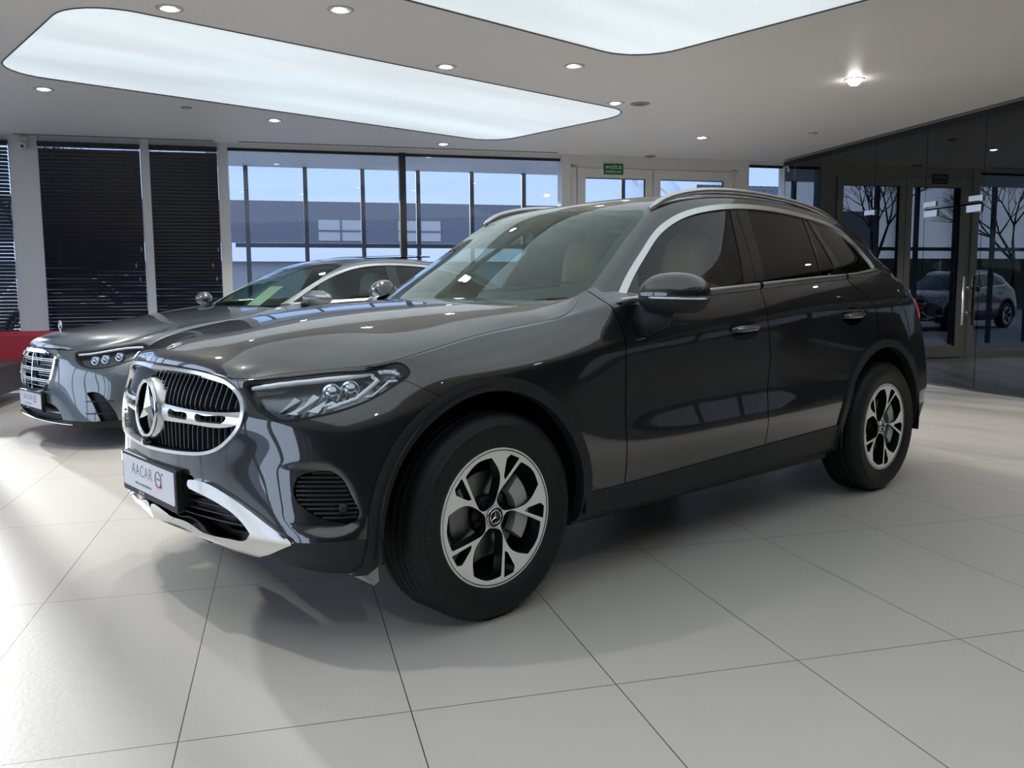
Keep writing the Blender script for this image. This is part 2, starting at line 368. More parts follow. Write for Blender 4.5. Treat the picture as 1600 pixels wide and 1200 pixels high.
def hood_sheet(T,nu,nv,crease=None):
    A=np.array(T,float); cu=np.concatenate([[0],np.cumsum(np.linalg.norm(np.diff(A,axis=1),axis=2).mean(0))])
    tt=np.linspace(0,1,nu)**1.15*cu[-1]; P=np.array([nsp(cu,a,tt) for a in A])
    Am=np.vstack([P[2:0:-1]*np.array([1,-1,1]),P])       # keeps the middle smooth
    cv=np.concatenate([[0],np.cumsum(np.linalg.norm(np.diff(Am,axis=0),axis=2).mean(1))])
    vv=np.linspace(cv[2],cv[-1],nv); return nsp(cv,Am,vv)
# ---------------------------------------------------------------- car materials
def paint(name,col,fl):
    m=mat(name,col,.34,.35,1.0,.012,.5,ior=1.5); m.node_tree.nodes['Principled BSDF'].inputs['Coat IOR'].default_value=1.8; n=m.node_tree; p=n.nodes['Principled BSDF']
    t=n.nodes.new('ShaderNodeTexVoronoi'); t.inputs['Scale'].default_value=1800; r_=n.nodes.new('ShaderNodeValToRGB')
    tcn=n.nodes.new('ShaderNodeTexCoord'); n.links.new(tcn.outputs['Object'],t.inputs['Vector'])
    r_.color_ramp.elements[0].color=(*fl,1); r_.color_ramp.elements[1].color=(*col,1); r_.color_ramp.elements[1].position=.35
    n.links.new(t.outputs['Distance'],r_.inputs[0]); n.links.new(r_.outputs[0],p.inputs['Base Color']); return m
PAINT=paint('graphite_paint',(.0095,.0097,.0115),(.03,.031,.036))
PAINT_S=paint('grey_paint',(.085,.105,.125),(.14,.17,.20))
CLAD=mat('cladding_plastic',(.018,.019,.022),.52,spec=.35,bump=(600,.15,.001))
BLACK=mat('black_plastic',(.008,.008,.009),.45,spec=.3)
GBLACK=mat('gloss_black',(.004,.004,.005),.06,coat=.5)
CHROME=mat('chrome',(.86,.87,.88),.06,1.0)
BRIGHT=mat('bright_trim',(.90,.90,.90),.24,.85)
SATIN=mat('satin_metal',(.72,.72,.71),.28,1.0)
ALU=mat('machined_metal',(.96,.95,.93),.5,.3)
DARKMET=mat('dark_metal',(.02,.021,.023),.35,.6)
STEEL=mat('brake_steel',(.22,.225,.23),.35,1.0)
RUB=mat('tyre_rubber',(.010,.0105,.0115),.55,spec=.35)
RUBT=mat('tyre_letters',(.022,.023,.025),.5)
MIRG=mat('mirror_glass',(.8,.82,.85),.02,1.0)
CGLASS=glassmat('car_glass',(.78,.88,.83),1.55,(.9,1,.97),0,1.15)
SGLASS=glassmat('side_glass',(.68,.76,.72),1.5)
PGLASS=glassmat('privacy_glass',(.035,.037,.038),1.5)
LENS=glassmat('lamp_lens',(.93,.95,.97),1.45)
LEDW=mat('light_guide',(.92,.94,.97),.3,.0,coat=.6)
REFL=mat('lamp_reflector',(.62,.64,.67),.12,1.0)
LAMPD=mat('lamp_housing',(.20,.21,.23),.22,.85,coat=.5)
REDL=mat('red_lens',(.35,.004,.006),.1,coat=1,emit=(.5,.0,.01),es=.25)
TAN=mat('tan_leather',(.56,.28,.15),.5,bump=(300,.1,.001))
CREAM=mat('cream_leather',(.42,.40,.35),.5)
DASH=mat('dash_black',(.018,.018,.02),.6)
INT=mat('interior_dark',(.03,.03,.032),.8)
HEADL=mat('roof_lining',(.30,.29,.27),.9)
PLATEW=mat('plate_white',(.74,.74,.80),.35)
PTXT=mat('plate_grey_text',(.11,.10,.11),.5)
PRED=mat('plate_red',(.55,.03,.06),.5)
# ---------------------------------------------------------------- wheels
def gear(c,deg,rad): return [(rad*math.cos(math.radians(deg)),rad*math.sin(math.radians(deg)))]
def pol(L,base): return [(t[1]*math.cos(math.radians(t[0]+base)),t[1]*math.sin(math.radians(t[0]+base)))+tuple(t[2:]) for t in L]
def make_wheel(parent,style=0,R_=.368,RR=.241,W_=.235,name='wheel'):
    """built in the plane x-z, outer face towards +y; origin at the wheel centre"""
    w=empty(name,parent=parent)
    hw=W_/2
    prof=[(RR-.012,-hw+.02),(RR+.004,-hw+.012),(RR+.02,-hw+.002),(RR+.07,-hw-.008),(R_-.035,-hw+.002),(R_-.012,-hw+.018),(R_-.003,-hw+.036)]
    gv=[-.055,-.02,.018,.054]
    for g in gv: prof+=[(R_,g-.0062),(R_-.001,g-.0055),(R_-.008,g-.0045),(R_-.008,g+.0045),(R_-.001,g+.0055),(R_,g+.0062)]
    prof+=[(R_-.003,hw-.036),(R_-.012,hw-.018),(R_-.024,hw-.006),(R_-.035,hw-.002),(RR+.085,hw+.006),(RR+.07,hw+.008),(RR+.06,hw+.0055),(RR+.03,hw+.004),(RR+.014,hw-.004),(RR+.004,hw-.012),(RR-.012,hw-.02)]
    ty=lathe([(a,-b) for a,b in prof][::-1],120,'y'); ty=M(ty.V*np.array([1,-1,1]),ty.F)
    t=obj('tyre',ty,RUB,w,recalc=True,auto=40)
    # sipes across the shoulder as thin grooves
    for s_ in (-1,1):
        sp=M()
        for k in range(72):
            a=2*PI*k/72
            P=[( (R_+.0006)*math.cos(a+.035*q),s_*(hw-.045+.03*q/3),(R_+.0006)*math.sin(a+.035*q)) for q in range(3)]
            P=[(p_[0]*(1-.004*i_),p_[1],p_[2]*(1-.004*i_)) for i_,p_ in enumerate(P)]
            sp.join(tube(P,.0013,4))
        obj('tread_sipes',sp,BLACK,w)
    for base in (-22,158):
        for k,ch in enumerate('GOODYEAR'):
            a=math.radians(base+k*6.3); rr=RR+.068
            Mx=Matrix.Translation((rr*math.cos(a),hw+.0085,rr*math.sin(a)))@Matrix.Rotation(-a+PI/2,4,'Y')@Matrix.Rotation(PI/2,4,'X')@Matrix.Rotation(PI,4,'Y')
            if k==0: tl=[]
            tl.append(textmesh(ch,.030,.0008,Mx,'sidewall_letter',RUBT,None))
        me=M()
        for o in tl:
            md=o.data; me.add([v.co[:] for v in md.vertices],[tuple(p_.vertices) for p_ in md.polygons]); bpy.data.objects.remove(o)
        obj('sidewall_lettering',me,RUBT,w,smooth=False)
    # rim face
    n_r,n_a=40,480
    rad=np.linspace(.0,RR-.002,n_r); P=[]
    def yf(r_): q=r_/RR; return hw-.0105-.022*(1-q)**1.3-(.012 if q<.2 else 0)*0
    for r_ in rad: P.append([(r_*math.cos(2*PI*j/n_a),yf(r_),r_*math.sin(2*PI*j/n_a)) for j in range(n_a+1)])
    face=grid(P[1:],flip=True); xz=face.V[:,[0,2]]; val=np.full(len(xz),1.)
    if style==0:
        for k in range(5):
            b=-72*k
            win=[(96,.89,1),(112,.915),(130,.885,1),(136,.62,1),(145,.42),(153,.28),(145,.20),(120,.168),(96,.18),(84.5,.26),(80.5,.42),(81.5,.58)]
            slo=[(61.5,.925,1),(73,.93,1),(77,.86,1),(75,.60,1),(71,.555,1)]
            for poly in (win,slo):
                q=np.array(curve(pol([(t[0],t[1]*RR)+tuple(t[2:]) for t in poly],b),60,closed=True))*np.array([-1,1]); val=np.minimum(val,sdf(xz,q))
        _,keep=carve(face,val)
    else:
        for k in range(10):
            win=[(8,.88),(18,.90),(28,.88),(24,.6),(18,.3),(12,.6)]
            q=np.array(curve(pol([(a,r_*RR) for a,r_ in win],36*k),40,closed=True)); val=np.minimum(val,sdf(xz,q))
        _,keep=carve(face,val)
    rim_o=obj('rim',keep,ALU,w)
    # dark pocket walls behind the bright face
    N=normals(keep); B=boundary(keep); vs_=sorted({i for e_ in B for i in e_}); ix={i:k for k,i in enumerate(vs_)}; nn=len(vs_)
    base=keep.V[vs_]; 
    wall=M(np.vstack([base-np.array([0,.0006,0]),base-np.array([0,.045,0])]),[(ix[b],ix[a],ix[a]+nn,ix[b]+nn) for a,b in B]); obj('pocket_wall',wall,DARKMET,w,smooth=False)
    hub=lathe([(.0,hw-.062),(.062,hw-.06),(.070,hw-.068),(.075,hw-.10)],48,'y')
    obj('hub_dish',hub,DARKMET,w)
    bar=lathe([(RR+.002,hw-.0165),(RR-.004,hw-.008),(RR-.011,hw-.018),(RR-.018,hw-.05),(RR-.03,hw-.17)],96,'y'); obj('barrel',bar,DARKMET,w)
    lip=lathe([(RR-.004,hw-.012),(RR-.002,hw-.0085),(RR+.003,hw-.009),(RR+.005,hw-.013)],120,'y'); obj('lip_ring',lip,ALU,w)
    for k in range(5):
        a=math.radians(72*k+50); cx_,cz_=.056*math.cos(a),.056*math.sin(a)
        m_=lathe([(0,0),(.009,0),(.0095,-.004),(.0105,-.006),(.0155,-.008),(.016,-.018)],12,'y').move(cx_,hw-.045,cz_); obj('wheel_bolt',m_,BLACK,w,smooth=False)
    capc=obj('centre_cap',lathe([(0,hw-.022),(.022,hw-.022),(.0225,hw-.0195),(.0245,hw-.019),(.025,hw-.0215),(.0335,hw-.0215),(.0345,hw-.023),(.0355,hw-.03)],48,'y'),GBLACK,w)
    obj('cap_ring',lathe([(.022,hw-.0205),(.0225,hw-.0185),(.0248,hw-.0185),(.0253,hw-.021)],48,'y').join(lathe([(.0335,hw-.021),(.034,hw-.0195),(.0362,hw-.0195),(.037,hw-.024)],48,'y')),CHROME,w)
    st=M()
    for k in range(3):
        a=PI/2+2*PI*k/3; c,s=math.cos(a),math.sin(a); L=.0225
        V=[(0,hw-.0175,0),(L*c,hw-.0205,L*s),(.0042*math.cos(a+PI/3),hw-.0215,.0042*math.sin(a+PI/3)),(.0042*math.cos(a-PI/3),hw-.0215,.0042*math.sin(a-PI/3))]
        st.add(V,[(0,2,1),(0,1,3)])
    obj('cap_star',st,CHROME,w,smooth=False)
    disc=lathe([(.05,-.0),(.155,.0),(.155,-.024),(.05,-.024)],72,'y').move(0,.035,0)
    dd=obj('brake_disc',disc,STEEL,w,smooth=False)
    # caliper hugs the disc on the rear side
    cal=M(); aa=np.linspace(-38,48,12)
    for r0,r1,y0,y1 in ((.105,.175,.045,.085),):
        V=[]
        for a in aa:
            a=math.radians(a)
            for r_,y_ in ((r0,y0),(r0,y1),(r1-.01,y1),(r1,y1-.012),(r1,y0)): V.append((-r_*math.cos(a) if style==1 else r_*math.cos(a)*-1,y_,r_*math.sin(a)))
        k=5; Fc=[(i*k+j,i*k+(j+1)%k,(i+1)*k+(j+1)%k,(i+1)*k+j) for i in range(len(aa)-1) for j in range(k)]+[tuple(range(k)),tuple((len(aa)-1)*k+j for j in range(k))[::-1]]
        cal.add(V,Fc)
    obj('brake_caliper',cal,mat('caliper_silver',(.45,.46,.47),.4,.4) if 'caliper_silver' not in bpy.data.materials else bpy.data.materials['caliper_silver'],w,recalc=True,auto=30)
    return w
def copy_tree(o,parent=None):
    c=o.copy(); COL.objects.link(c); c.parent=parent
    for ch in list(o.children): copy_tree(ch,c)
    return c

# ---------------------------------------------------------------- shared car pieces
def surf(*ms):
    m=M()
    for x in ms: m.join(x)
    return BVHTree.FromPolygons([tuple(v) for v in m.V],[tuple(f_) for f_ in m.F])
def atx(b,y,z,x0=3.):   # drop onto the surface from the front
    h=b.ray_cast(Vector((x0,y,z)),Vector((-1,0,0))); return h[0],h[1]
def atxs(b,y,z):        # the same for both sides of a half sheet
    for d_ in (0,.002,-.002,.006,-.006,.012,-.012,.02,-.02):
        h=b.ray_cast(Vector((3.,abs(y)+1e-4,z+d_)),Vector((-1,0,0)))
        if h[0] is not None: return Vector((h[0].x,y,z))
    return Vector((.8,y,z))
def aty(b,x,z,y0=3.):   # drop onto the surface from the left side
    h=b.ray_cast(Vector((x,y0,z)),Vector((0,-1,0))); return h[0],h[1]
def weld(m,tol=1e-4):
    key={};mp=[];V=[]
    for v in m.V:
        k=tuple(np.round(v/tol).astype(int))
        if k not in key: key[k]=len(V); V.append(v)
        mp.append(key[k])
    F=[]
    for f_ in m.F:
        g=[]; 
        for i in f_:
            j=mp[i]
            if not g or g[-1]!=j: g.append(j)
        if len(g)>1 and g[0]==g[-1]: g.pop()
        if len(g)>2: F.append(tuple(g))
    return M(V,F)
def both(m): a=m.copy(); a.V=a.V.copy(); a.V[np.abs(a.V[:,1])<2e-3,1]=0; return weld(a.copy().join(a.mir()))
HH=lambda m: np.stack([m.V[:,1]-m.V[:,0],m.V[:,2]],1)   # y-x against z: unrolls the corner of the nose
XZ=lambda m: m.V[:,[0,2]]
YZ=lambda m: m.V[:,[1,2]]
XY=lambda m: m.V[:,[0,1]]
def ribbon(b,pts2,which,w,h,inset=0.,n=None):
    """raised strip following the surface along a 2D line"""
    P=[];N=[]
    for a,c in pts2:
        p,nn=(atx if which=='x' else aty)(b,a,c)
        if p is None: continue
        P.append(np.array(p));N.append(np.array(nn))
    P=np.array(P);N=np.array(N); V=[]
    for i in range(len(P)):
        T=P[min(i+1,len(P)-1)]-P[max(i-1,0)]; T/=np.linalg.norm(T)+1e-12; S=np.cross(T,N[i]); S/=np.linalg.norm(S)+1e-12
        for a,c in ((-.5,-.3),(-.5,.6),(-.3,1),(.3,1),(.5,.6),(.5,-.3)): V.append(P[i]+S*a*w+N[i]*(c*h-inset))
    k=6; F=[(i*k+j,(i+1)*k+j,(i+1)*k+j+1,i*k+j+1) for i in range(len(P)-1) for j in range(k-1)]+[tuple(range(k)),tuple((len(P)-1)*k+j for j in range(k))[::-1]]
    return M(V,F)
def star3(R_,t,d=.012):
    """three-pointed star facing +x, ridged"""
    m=M()
    for k in range(3):
        a=PI/2+2*PI*k/3; tip=(0.0,R_*math.cos(a),R_*math.sin(a)); q=t
        l=(0,q*math.cos(a+PI/3),q*math.sin(a+PI/3)); r_=(0,q*math.cos(a-PI/3),q*math.sin(a-PI/3)); c=(d,0,0); tip2=(d*.25,R_*math.cos(a),R_*math.sin(a))
        m.add([c,l,tip,r_,tip2],[(0,4,1),(0,3,4),(1,4,2),(3,2,4)])
    return m
def ring(R_,r_,n=64,m_=10,flat=1.):
    P=[(0,R_*math.cos(2*PI*k/n),R_*math.sin(2*PI*k/n)) for k in range(n)]
    return tube(P,r_,m_,closed=True,up=(1,0,0),flat=flat)
def seat(parent,mat_,x,y,rear=False,scale=1.):
    s=empty('seat',(x,y,0),parent=parent)
    def pad(prof,w,name,r_=.06):
        P=[];K=len(prof)
        n=16
        for j in range(n+1):
            q=-1+2*j/n; e=(1-abs(q)**4)
            P.append([(p[0]+p[2]*(1-e)*-.9,q*w/2*(1-.10*(abs(p[3]))),p[1]-(p[4]*(1-e))) for p in prof])
        m=grid(P); m.F+= [tuple(range(K))[::-1],tuple(n*K+i for i in range(K))]
        return obj(name,m,mat_,s,recalc=True)
    bt=1.02 if not rear else 1.0
    pad([(.12,.62,0,0,.0),(.18,.66,0,0,.03),(.10,.74,0,0,.05),(-.20,.70,0,0,.04),(-.30,.66,0,0,0),(-.28,.58,0,0,0),(.10,.56,0,0,0)][::1],.52,'seat_cushion')
    pad([(-.20,.66,0,0,0),(-.17,.72,.03,0,0),(-.22,.90,.06,0,0),(-.29,1.10,.05,.6,0),(-.335,bt+.17,.02,1.6,.03),(-.38,bt+.17,0,1.6,.03),(-.41,1.08,0,.8,0),(-.36,.80,0,0,0),(-.32,.66,0,0,0)],.52,'backrest')
    pad([(-.315,1.20,0,0,0),(-.285,1.25,.04,0,0),(-.30,1.36,.05,0,.01),(-.335,1.425,.02,1,.04),(-.375,1.43,0,1,.04),(-.405,1.38,0,0,.01),(-.385,1.22,0,0,0)],.275,'headrest')
    return s
def steering(parent,x,y,z):
    w=empty('steering_wheel',(x,y,z),parent=parent); w.rotation_euler=(0,math.radians(-24),0)
    obj('wheel_ring',ring(.185,.016,48,8),DASH,w); obj('airbag_pad',lathe([(0,.0),(.05,0),(.07,-.02),(.06,-.05)],24,'z').tf(Matrix.Rotation(PI/2,4,'Y')@Matrix.Rotation(PI,4,'Y')),DASH,w)
    obj('spoke',box(-.012,.008,-.18,.18,-.02,.025).join(box(-.012,.008,-.02,.02,-.18,0)),SATIN,w); return w
# ---------------------------------------------------------------- the graphite SUV
def plate(parent,Mx,w=.52,h=.114):
    """number plate facing +x, origin at its centre"""
    p=empty('number_plate',parent=parent); p.matrix_local=Mx
    fr=prism(rounded(w+.03,h+.034,.012),-.022,.004,'x'); o=obj('plate_frame',fr.move(0,0,-.006),BLACK,p,smooth=False); bev(o,.003,2)
    obj('plate_panel',prism(rounded(w,h,.008),.004,.0065,'x'),PLATEW,p,smooth=False)
    F=Matrix(((0,0,1,0),(1,0,0,0),(0,1,0,0),(0,0,0,1)))   # text x -> +y, text y -> +z, facing +x
    # the nose of the car faces the viewer, so letters run towards +y
    T=lambda y,z: Matrix.Translation((.0067,y,z))@F
    textmesh('AACAR',.062,.0004,T(-.055,.014),'plate_lettering',PTXT,p,1.12,sx=.98,offs=-.0012)
    obj('plate_logo_ring',ring(.028,.0016,40,6).move(.0072,.112,.012),PTXT,p)
    P=[(.0074,.112+.0275*math.cos(a),.012+.0275*math.sin(a)) for a in np.linspace(-2.4,-.5,16)]+[(.0074,.142,-.014)]
    obj('plate_logo_tail',tube(P,.0024,6),PRED,p)
    textmesh('AACAR',.010,.0003,T(.112,.013),'plate_logo_text',PTXT,p)
    textmesh('\u00ae',.014,.0003,T(.152,.035),'registered_mark',PTXT,p)
    textmesh('\u015aWIAT NA PIERWSZE\u0143STWO',.0125,.0003,T(-.045,-.034),'plate_small_text',PTXT,p,1.1,sx=.95)
    textmesh('AACAR',.016,.0003,T(-.07,-.0665),'frame_lettering',PLATEW,p,1.1)
    return p
def glc():
    car=empty('car'); tag(car,'large dark graphite SUV with chrome star grille and roof rails in the foreground','car')
    P_=rowsheet(GLC_ROWS,.30,-3.2,(96,250,36))
    G0=grid(vert(P_,[(0,1,4),(1,2,8)]))
    up=vert(P_,[(2,6,44),(6,8,14),(8,9,5)]); up=relax(up,(36,52),9); up=relax(up,(3,40),2)
    # shallow pocket pressed into the bumper around each corner vent
    pk=curve([(-.22,.603),(-.06,.618),(.125,.625),(.21,.619),(.275,.594),(.335,.533),(.362,.474),(.368,.443),(.305,.411),(.19,.407),(.105,.412),(.01,.443),(-.12,.52)],90,closed=True)
    g_=grid(up); N_=normals(g_); hz=np.stack([g_.V[:,1]-g_.V[:,0],g_.V[:,2]],1); sd=sdf(hz,pk); t_=np.clip(-sd/.022,0,1); t_=t_*t_*(3-2*t_)
    amp=np.clip((hz[:,0]+.06)/.26,0,1)**1.5*(g_.V[:,0]>.35); sg_=1 if N_[len(N_)//3,1]>0 else -1
    nose=g_.V[:,0]>.35; sg_=1 if (N_[nose,0].mean()>0) else -1
    g_.V=g_.V-N_*sg_*(t_*amp*.013)[:,None]; G1=g_; P_up=g_
    top=both(G1)
    FULL=[G0,G1]; b=surf(G0,G1)
    # -- regions
    D=np.array
    arch=[(.025,.375,.483,.436),(-2.850,.375,.492,.447)]
    def archval(m,which): 
        v=np.full(len(m.V),9.)
        for cx,cz,ro,ri in arch:
            R_=ro if which=='o' else ri
            dx=np.abs(m.V[:,0]-cx); dz=m.V[:,2]-cz; d=np.where(dz>0,np.hypot(dx,dz),dx+0*dz)-R_
            v=np.minimum(v,d)
        return v
    # wheel arch trim: ring cut from both sheets
    trims=[]
    for (cx,cz,ro,ri) in arch:
        parts=[]
        for g in FULL:
            near=np.abs(g.V[:,0]-cx)<.62
            v=np.where(near,0,1)+0.
            dx=np.abs(g.V[:,0]-cx); dz=g.V[:,2]-cz; d=np.where(dz>0,np.hypot(dx,dz),dx)
            a,_=carve(g,np.where(g.V[:,1]<.5,1.,d-ro)); 
            dx=np.abs(a.V[:,0]-cx); dz=a.V[:,2]-cz; d=np.where(dz>0,np.hypot(dx,dz),dx)
            _,a=carve(a,d-ri); parts.append(a)
        t=weld(parts[0].join(parts[1])); trims.append(t)
    # paint sheet with the arches taken out
    _,paint_=carve(G1,archval(G1,'o')-.0015)
    _,clad_=carve(G0,archval(G0,'o')-.0015)
    # grille opening
    gr_half=[(0,.886),(.25,.884),(.40,.874),(.462,.860),(.512,.828),(.548,.785),(.553,.74),(.520,.69),(.470,.652),(.410,.630),(.33,.619),(.2,.611),(0,.606)]
    gp=gr_half+[(-y,z) for y,z in gr_half[-2:0:-1]]
    GP=curve(gp,170,closed=True)
    def gval(m): v=sdf(YZ(m),GP); v[m.V[:,0]<.3]=1; return v
    # split the two halves into panels
    side_all=paint_
    # headlight (in y-x / z)
    hl=[(-.205,.853,1),(-.185,.832),(-.15,.80),(-.085,.768),(-.02,.751),(.09,.754),(.25,.777),(.40,.815),(.50,.857),(.545,.890),(.520,.911),(.40,.905),(.25,.894),(.08,.884),(-.07,.874),(-.205,.862,1)]
    HL=curve(hl,110,closed=True)
    def hval(m): v=sdf(HH(m),HL); v[(m.V[:,0]<.2)|(m.V[:,1]<.3)]=1; return v
    fog=[(.062,.536),(.075,.572),(.145,.592),(.226,.597),(.282,.572),(.325,.514),(.353,.462),(.333,.444),(.270,.442),(.204,.452),(.125,.480)]
    FG=curve(fog,80,closed=True)
    def fval(m): v=sdf(HH(m),FG); v[(m.V[:,0]<.3)|(m.V[:,1]<.4)]=1; return v
    # chrome skid and lower intake in y/z
    c_out=[(0,.345),(.12,.352),(.224,.352),(.30,.338,1),(.36,.330),(.42,.308,1),(.50,.308),(.60,.318),(.66,.338),(.72,.366),(.765,.386,1),(.68,.428),(.59,.474),(.50,.512),(.42,.534),(.34,.536,1),(.318,.53),(.318,.506,1)]
    c_in=[(.38,.497),(.471,.476),(.54,.448),(.585,.415),(.606,.392,1),(.575,.372),(.50,.362),(.42,.358,1),(.37,.358),(.34,.362),(.31,.374),(.27,.384),(.15,.385),(0,.384)]
    chh=c_out+c_in; C1=curve(chh+[(0,.345,1)],200)
    C1=np.array([p_ for p_ in C1]); C1[0]=(-.01,.345); C1=np.vstack([C1,[(-.01,.383)]])[:-1] if False else np.vstack([[(-.01,.345)],C1[:-1][C1[:-1,0]>-.001],[(-.01,.383)]])
    intake=curve([(-.01,.386,1),(.15,.387),(.27,.387),(.315,.378),(.345,.366),(.38,.361),(.42,.361,1),(.50,.364),(.575,.374),(.60,.392,1),(.585,.412),(.54,.445),(.471,.474),(.38,.497),(.33,.512,1),(.325,.545,1),(-.01,.545,1)],120,closed=True)
    solidcut=curve([(-.01,.35,1)]+[(p[0],p[1]) for p in c_out[1:3]]+[(.30,.338),(.36,.33),(.42,.312),(.50,.312),(.60,.322),(.66,.340),(.72,.366),(.762,.386,1),(.68,.426),(.59,.471),(.50,.508),(.42,.530),(.34,.533,1),(.325,.545,1),(-.01,.545,1)],120,closed=True)
    def cv_(m,poly,o=0.): v=sdf(YZ(m),poly)+o; v[(m.V[:,0]<.4)]=1; return v
    # fender / bumper / doors
    _,q=carve(side_all,gval(side_all)-.001)
    _,q=carve(q,hval(q)-.002)
    _,q=carve(q,fval(q)-.001)
    _,q=carve(q,cv_(q,solidcut,-.001))
    lin=lambda m: -( (m.V[:,0]-.335)+(.868-m.V[:,2])*1.75 )      # <0: ahead of the bumper seam
    bump,rest=carve(q,lin(q)+.0018)
    _,rest=carve(rest,lin(rest)-.0018)
    # keep the strip above the headlight with the fender
    fd=lambda m,g: sdf(XZ(m),D([(-.650,1.3),(-.650,1.085),(-.664,1.032),(-.676,.982),(-.670,.882),(-.668,.78),(-.660,.30),(-1.663,.30),(-1.663,.585),(-1.697,.823),(-1.660,1.005),(-1.676,1.123),(-1.69,1.3)]))+g
    rd=lambda m,g: sdf(XZ(m),D([(-1.69,1.3),(-1.676,1.123),(-1.660,1.005),(-1.697,.823),(-1.663,.585),(-1.663,.30),(-2.9,.30),(-2.9,.70),(-2.762,.86),(-2.764,.94),(-2.725,1.05),(-2.630,1.133),(-2.54,1.19),(-2.50,1.3)]))+g
    fdoor,rest=carve(rest,fd(rest,.003)); _,rest=carve(rest,fd(rest,-.003))
    rdoor,rest=carve(rest,rd(rest,.003)); _,rest=carve(rest,rd(rest,-.003))
    fend,rest=carve(rest,-(rest.V[:,0]+1.0))
    tail,quart=carve(rest,rest.V[:,0]+3.40)
    # cut the fender by nothing else; the bonnet lies above it
    def panel(name,m,s=1,depth=.014,mt=PAINT,par=car): 
        mm=rim(m,depth); mm=mm.mir() if s<0 else mm; return obj(name,mm,mt,par)
    obj('bumper',rim(both(bump),.014),PAINT,car)
    obj('rear_body',rim(both(tail),.014),PAINT,car)
    doors={}
    for s in (1,-1):
        panel('fender',biggest(fend),s); panel('quarter_panel',biggest(quart),s)
        doors[s]=(panel('door',fdoor,s),panel('door',rdoor,s))
        for t in trims: obj('wheel_arch_trim',(lambda m: m if s>0 else m.mir())(rim(offset(t,.011),.045)),CLAD,car)
    # cladding: front lip, sills
    fr,rest0=carve(clad_,-(clad_.V[:,0]-.1)); si,re_=carve(rest0,-(rest0.V[:,0]+2.85))
    _,fr=carve(fr,cv_(fr,solidcut,-.001)); 
    obj('bumper_cladding',rim(offset(both(fr),.001),.02),CLAD,car); obj('bumper_cladding',rim(both(re_),.02),CLAD,car)
    for s in (1,-1): obj('sill_trim',(lambda m: m if s>0 else m.mir())(rim(offset(si,.006),.03)),CLAD,car)
    # bonnet
    H=hood_sheet(GLC_HOOD,90,60); R8=P_[8]; o8=np.argsort(R8[:,0]); bup=surf(G1)
    jt=[j for j in range(H.shape[1]) if H[-1,j,0]<-.30]; z3=np.interp(-.30,R8[o8,0],R8[o8,2]); cq=[(-.295,np.interp(-.30,R8[o8,0],R8[o8,1])-.004,z3+.001),(-.39,.815,1.043),(-.47,.803,1.064),(-.53,.780,1.088),(-.575,.752,1.110),(-.60,.722,1.130)]
    tq=chord(cq); tail_=nsp(tq,cq,np.linspace(0,tq[-1],len(jt)+1)[1:])
    for j in range(H.shape[1]):
        x_,y_,z_=H[-1,j] if j not in jt else tail_[jt.index(j)]
        if x_>-.30: t=np.array([x_,np.interp(x_,R8[o8,0],R8[o8,1])-.004,np.interp(x_,R8[o8,0],R8[o8,2])+.001])
        else:
            h_=bup.ray_cast(Vector((x_,y_,2.)),Vector((0,0,-1)))[0]; t=np.array([x_,y_,h_.z+.002 if h_ else z_])
        d_=t-H[-1,j]; kk=np.linspace(0,1,H.shape[0])
        H[:,j]+=np.clip((kk-.6)/.4,0,1)[:,None]**2*d_
    Hd=both(grid(H,flip=False))
    # make sure it faces up
    if normals(Hd)[:,2].mean()<0: Hd=Hd.flip()
    hood=obj('bonnet',rim(Hd,.018),PAINT,car); hb=surf(Hd)
    em=Matrix.Translation((.745,0,.9605))@Matrix.Rotation(math.radians(-68),4,'Y')
    eo=obj('bonnet_badge',ring(.026,.0022,40,6).join(ring(.018,.0015,40,6)).tf(em),SATIN,hood)
    obj('badge_star',star3(.018,.0035,.003).tf(em),CHROME,hood,smooth=False)
    # -- grille
    fr_,_=carve(both(G1),np.zeros(1) if False else gval(both(G1))-.004)
    inner,frame=carve(fr_,gval(fr_)+.007)
    gset=empty('grille',parent=car)
    obj('grille_surround',rim(offset(frame,.009),.03),BRIGHT,gset)
    obj('grille_backing',M(inner.V-np.array([.075,0,0]),inner.F),BLACK,gset)
    wall=rim(inner,.08); wall.F=wall.F[len(inner.F):]; obj('grille_well',wall,BLACK,gset,smooth=False)
    GPi=curve([(y*.972,.75+(z-.75)*.93) for y,z in gp],170,closed=True)
    fins=M(); bb=surf(inner)
    y=-.52
    while y<=.5201:
        zs=np.linspace(.60,.90,61); ins=sdf(np.stack([np.full(61,y),zs],1),GPi)<0
        if abs(y)<.112:
            rr_2=(.117**2-y*y)**.5; segs_=[(zs[ins].min(),.742-rr_2),(.742+rr_2,zs[ins].max())]
        elif ins.any(): segs_=[(zs[ins].min(),zs[ins].max())]
        else: segs_=[]
        for z0,z1 in segs_:
            zz=np.linspace(z0,z1,14); L=[]
            for z in zz:
                p,_n=atx(bb,y,z)
                if p is None: continue
                if .722<z<.772: dpt=.024
                else: dpt=.016
                L.append((p.x-dpt,y,z))
            if len(L)>3:
                V=[]
                for (x_,y_,z_) in L: V+=[(x_,y_-.0034,z_),(x_,y_+.0034,z_),(x_-.045,y_+.0034,z_),(x_-.045,y_-.0034,z_)]
                F=[(i*4+j,i*4+(j+1)%4,i*4+4+(j+1)%4,i*4+4+j) for i in range(len(L)-1) for j in range(4)]; fins.add(V,F)
        y+=.0275
    obj('grille_fins',fins,mat('fin_grey',(.035,.037,.042),.32,.2),gset,smooth=False,recalc=True)
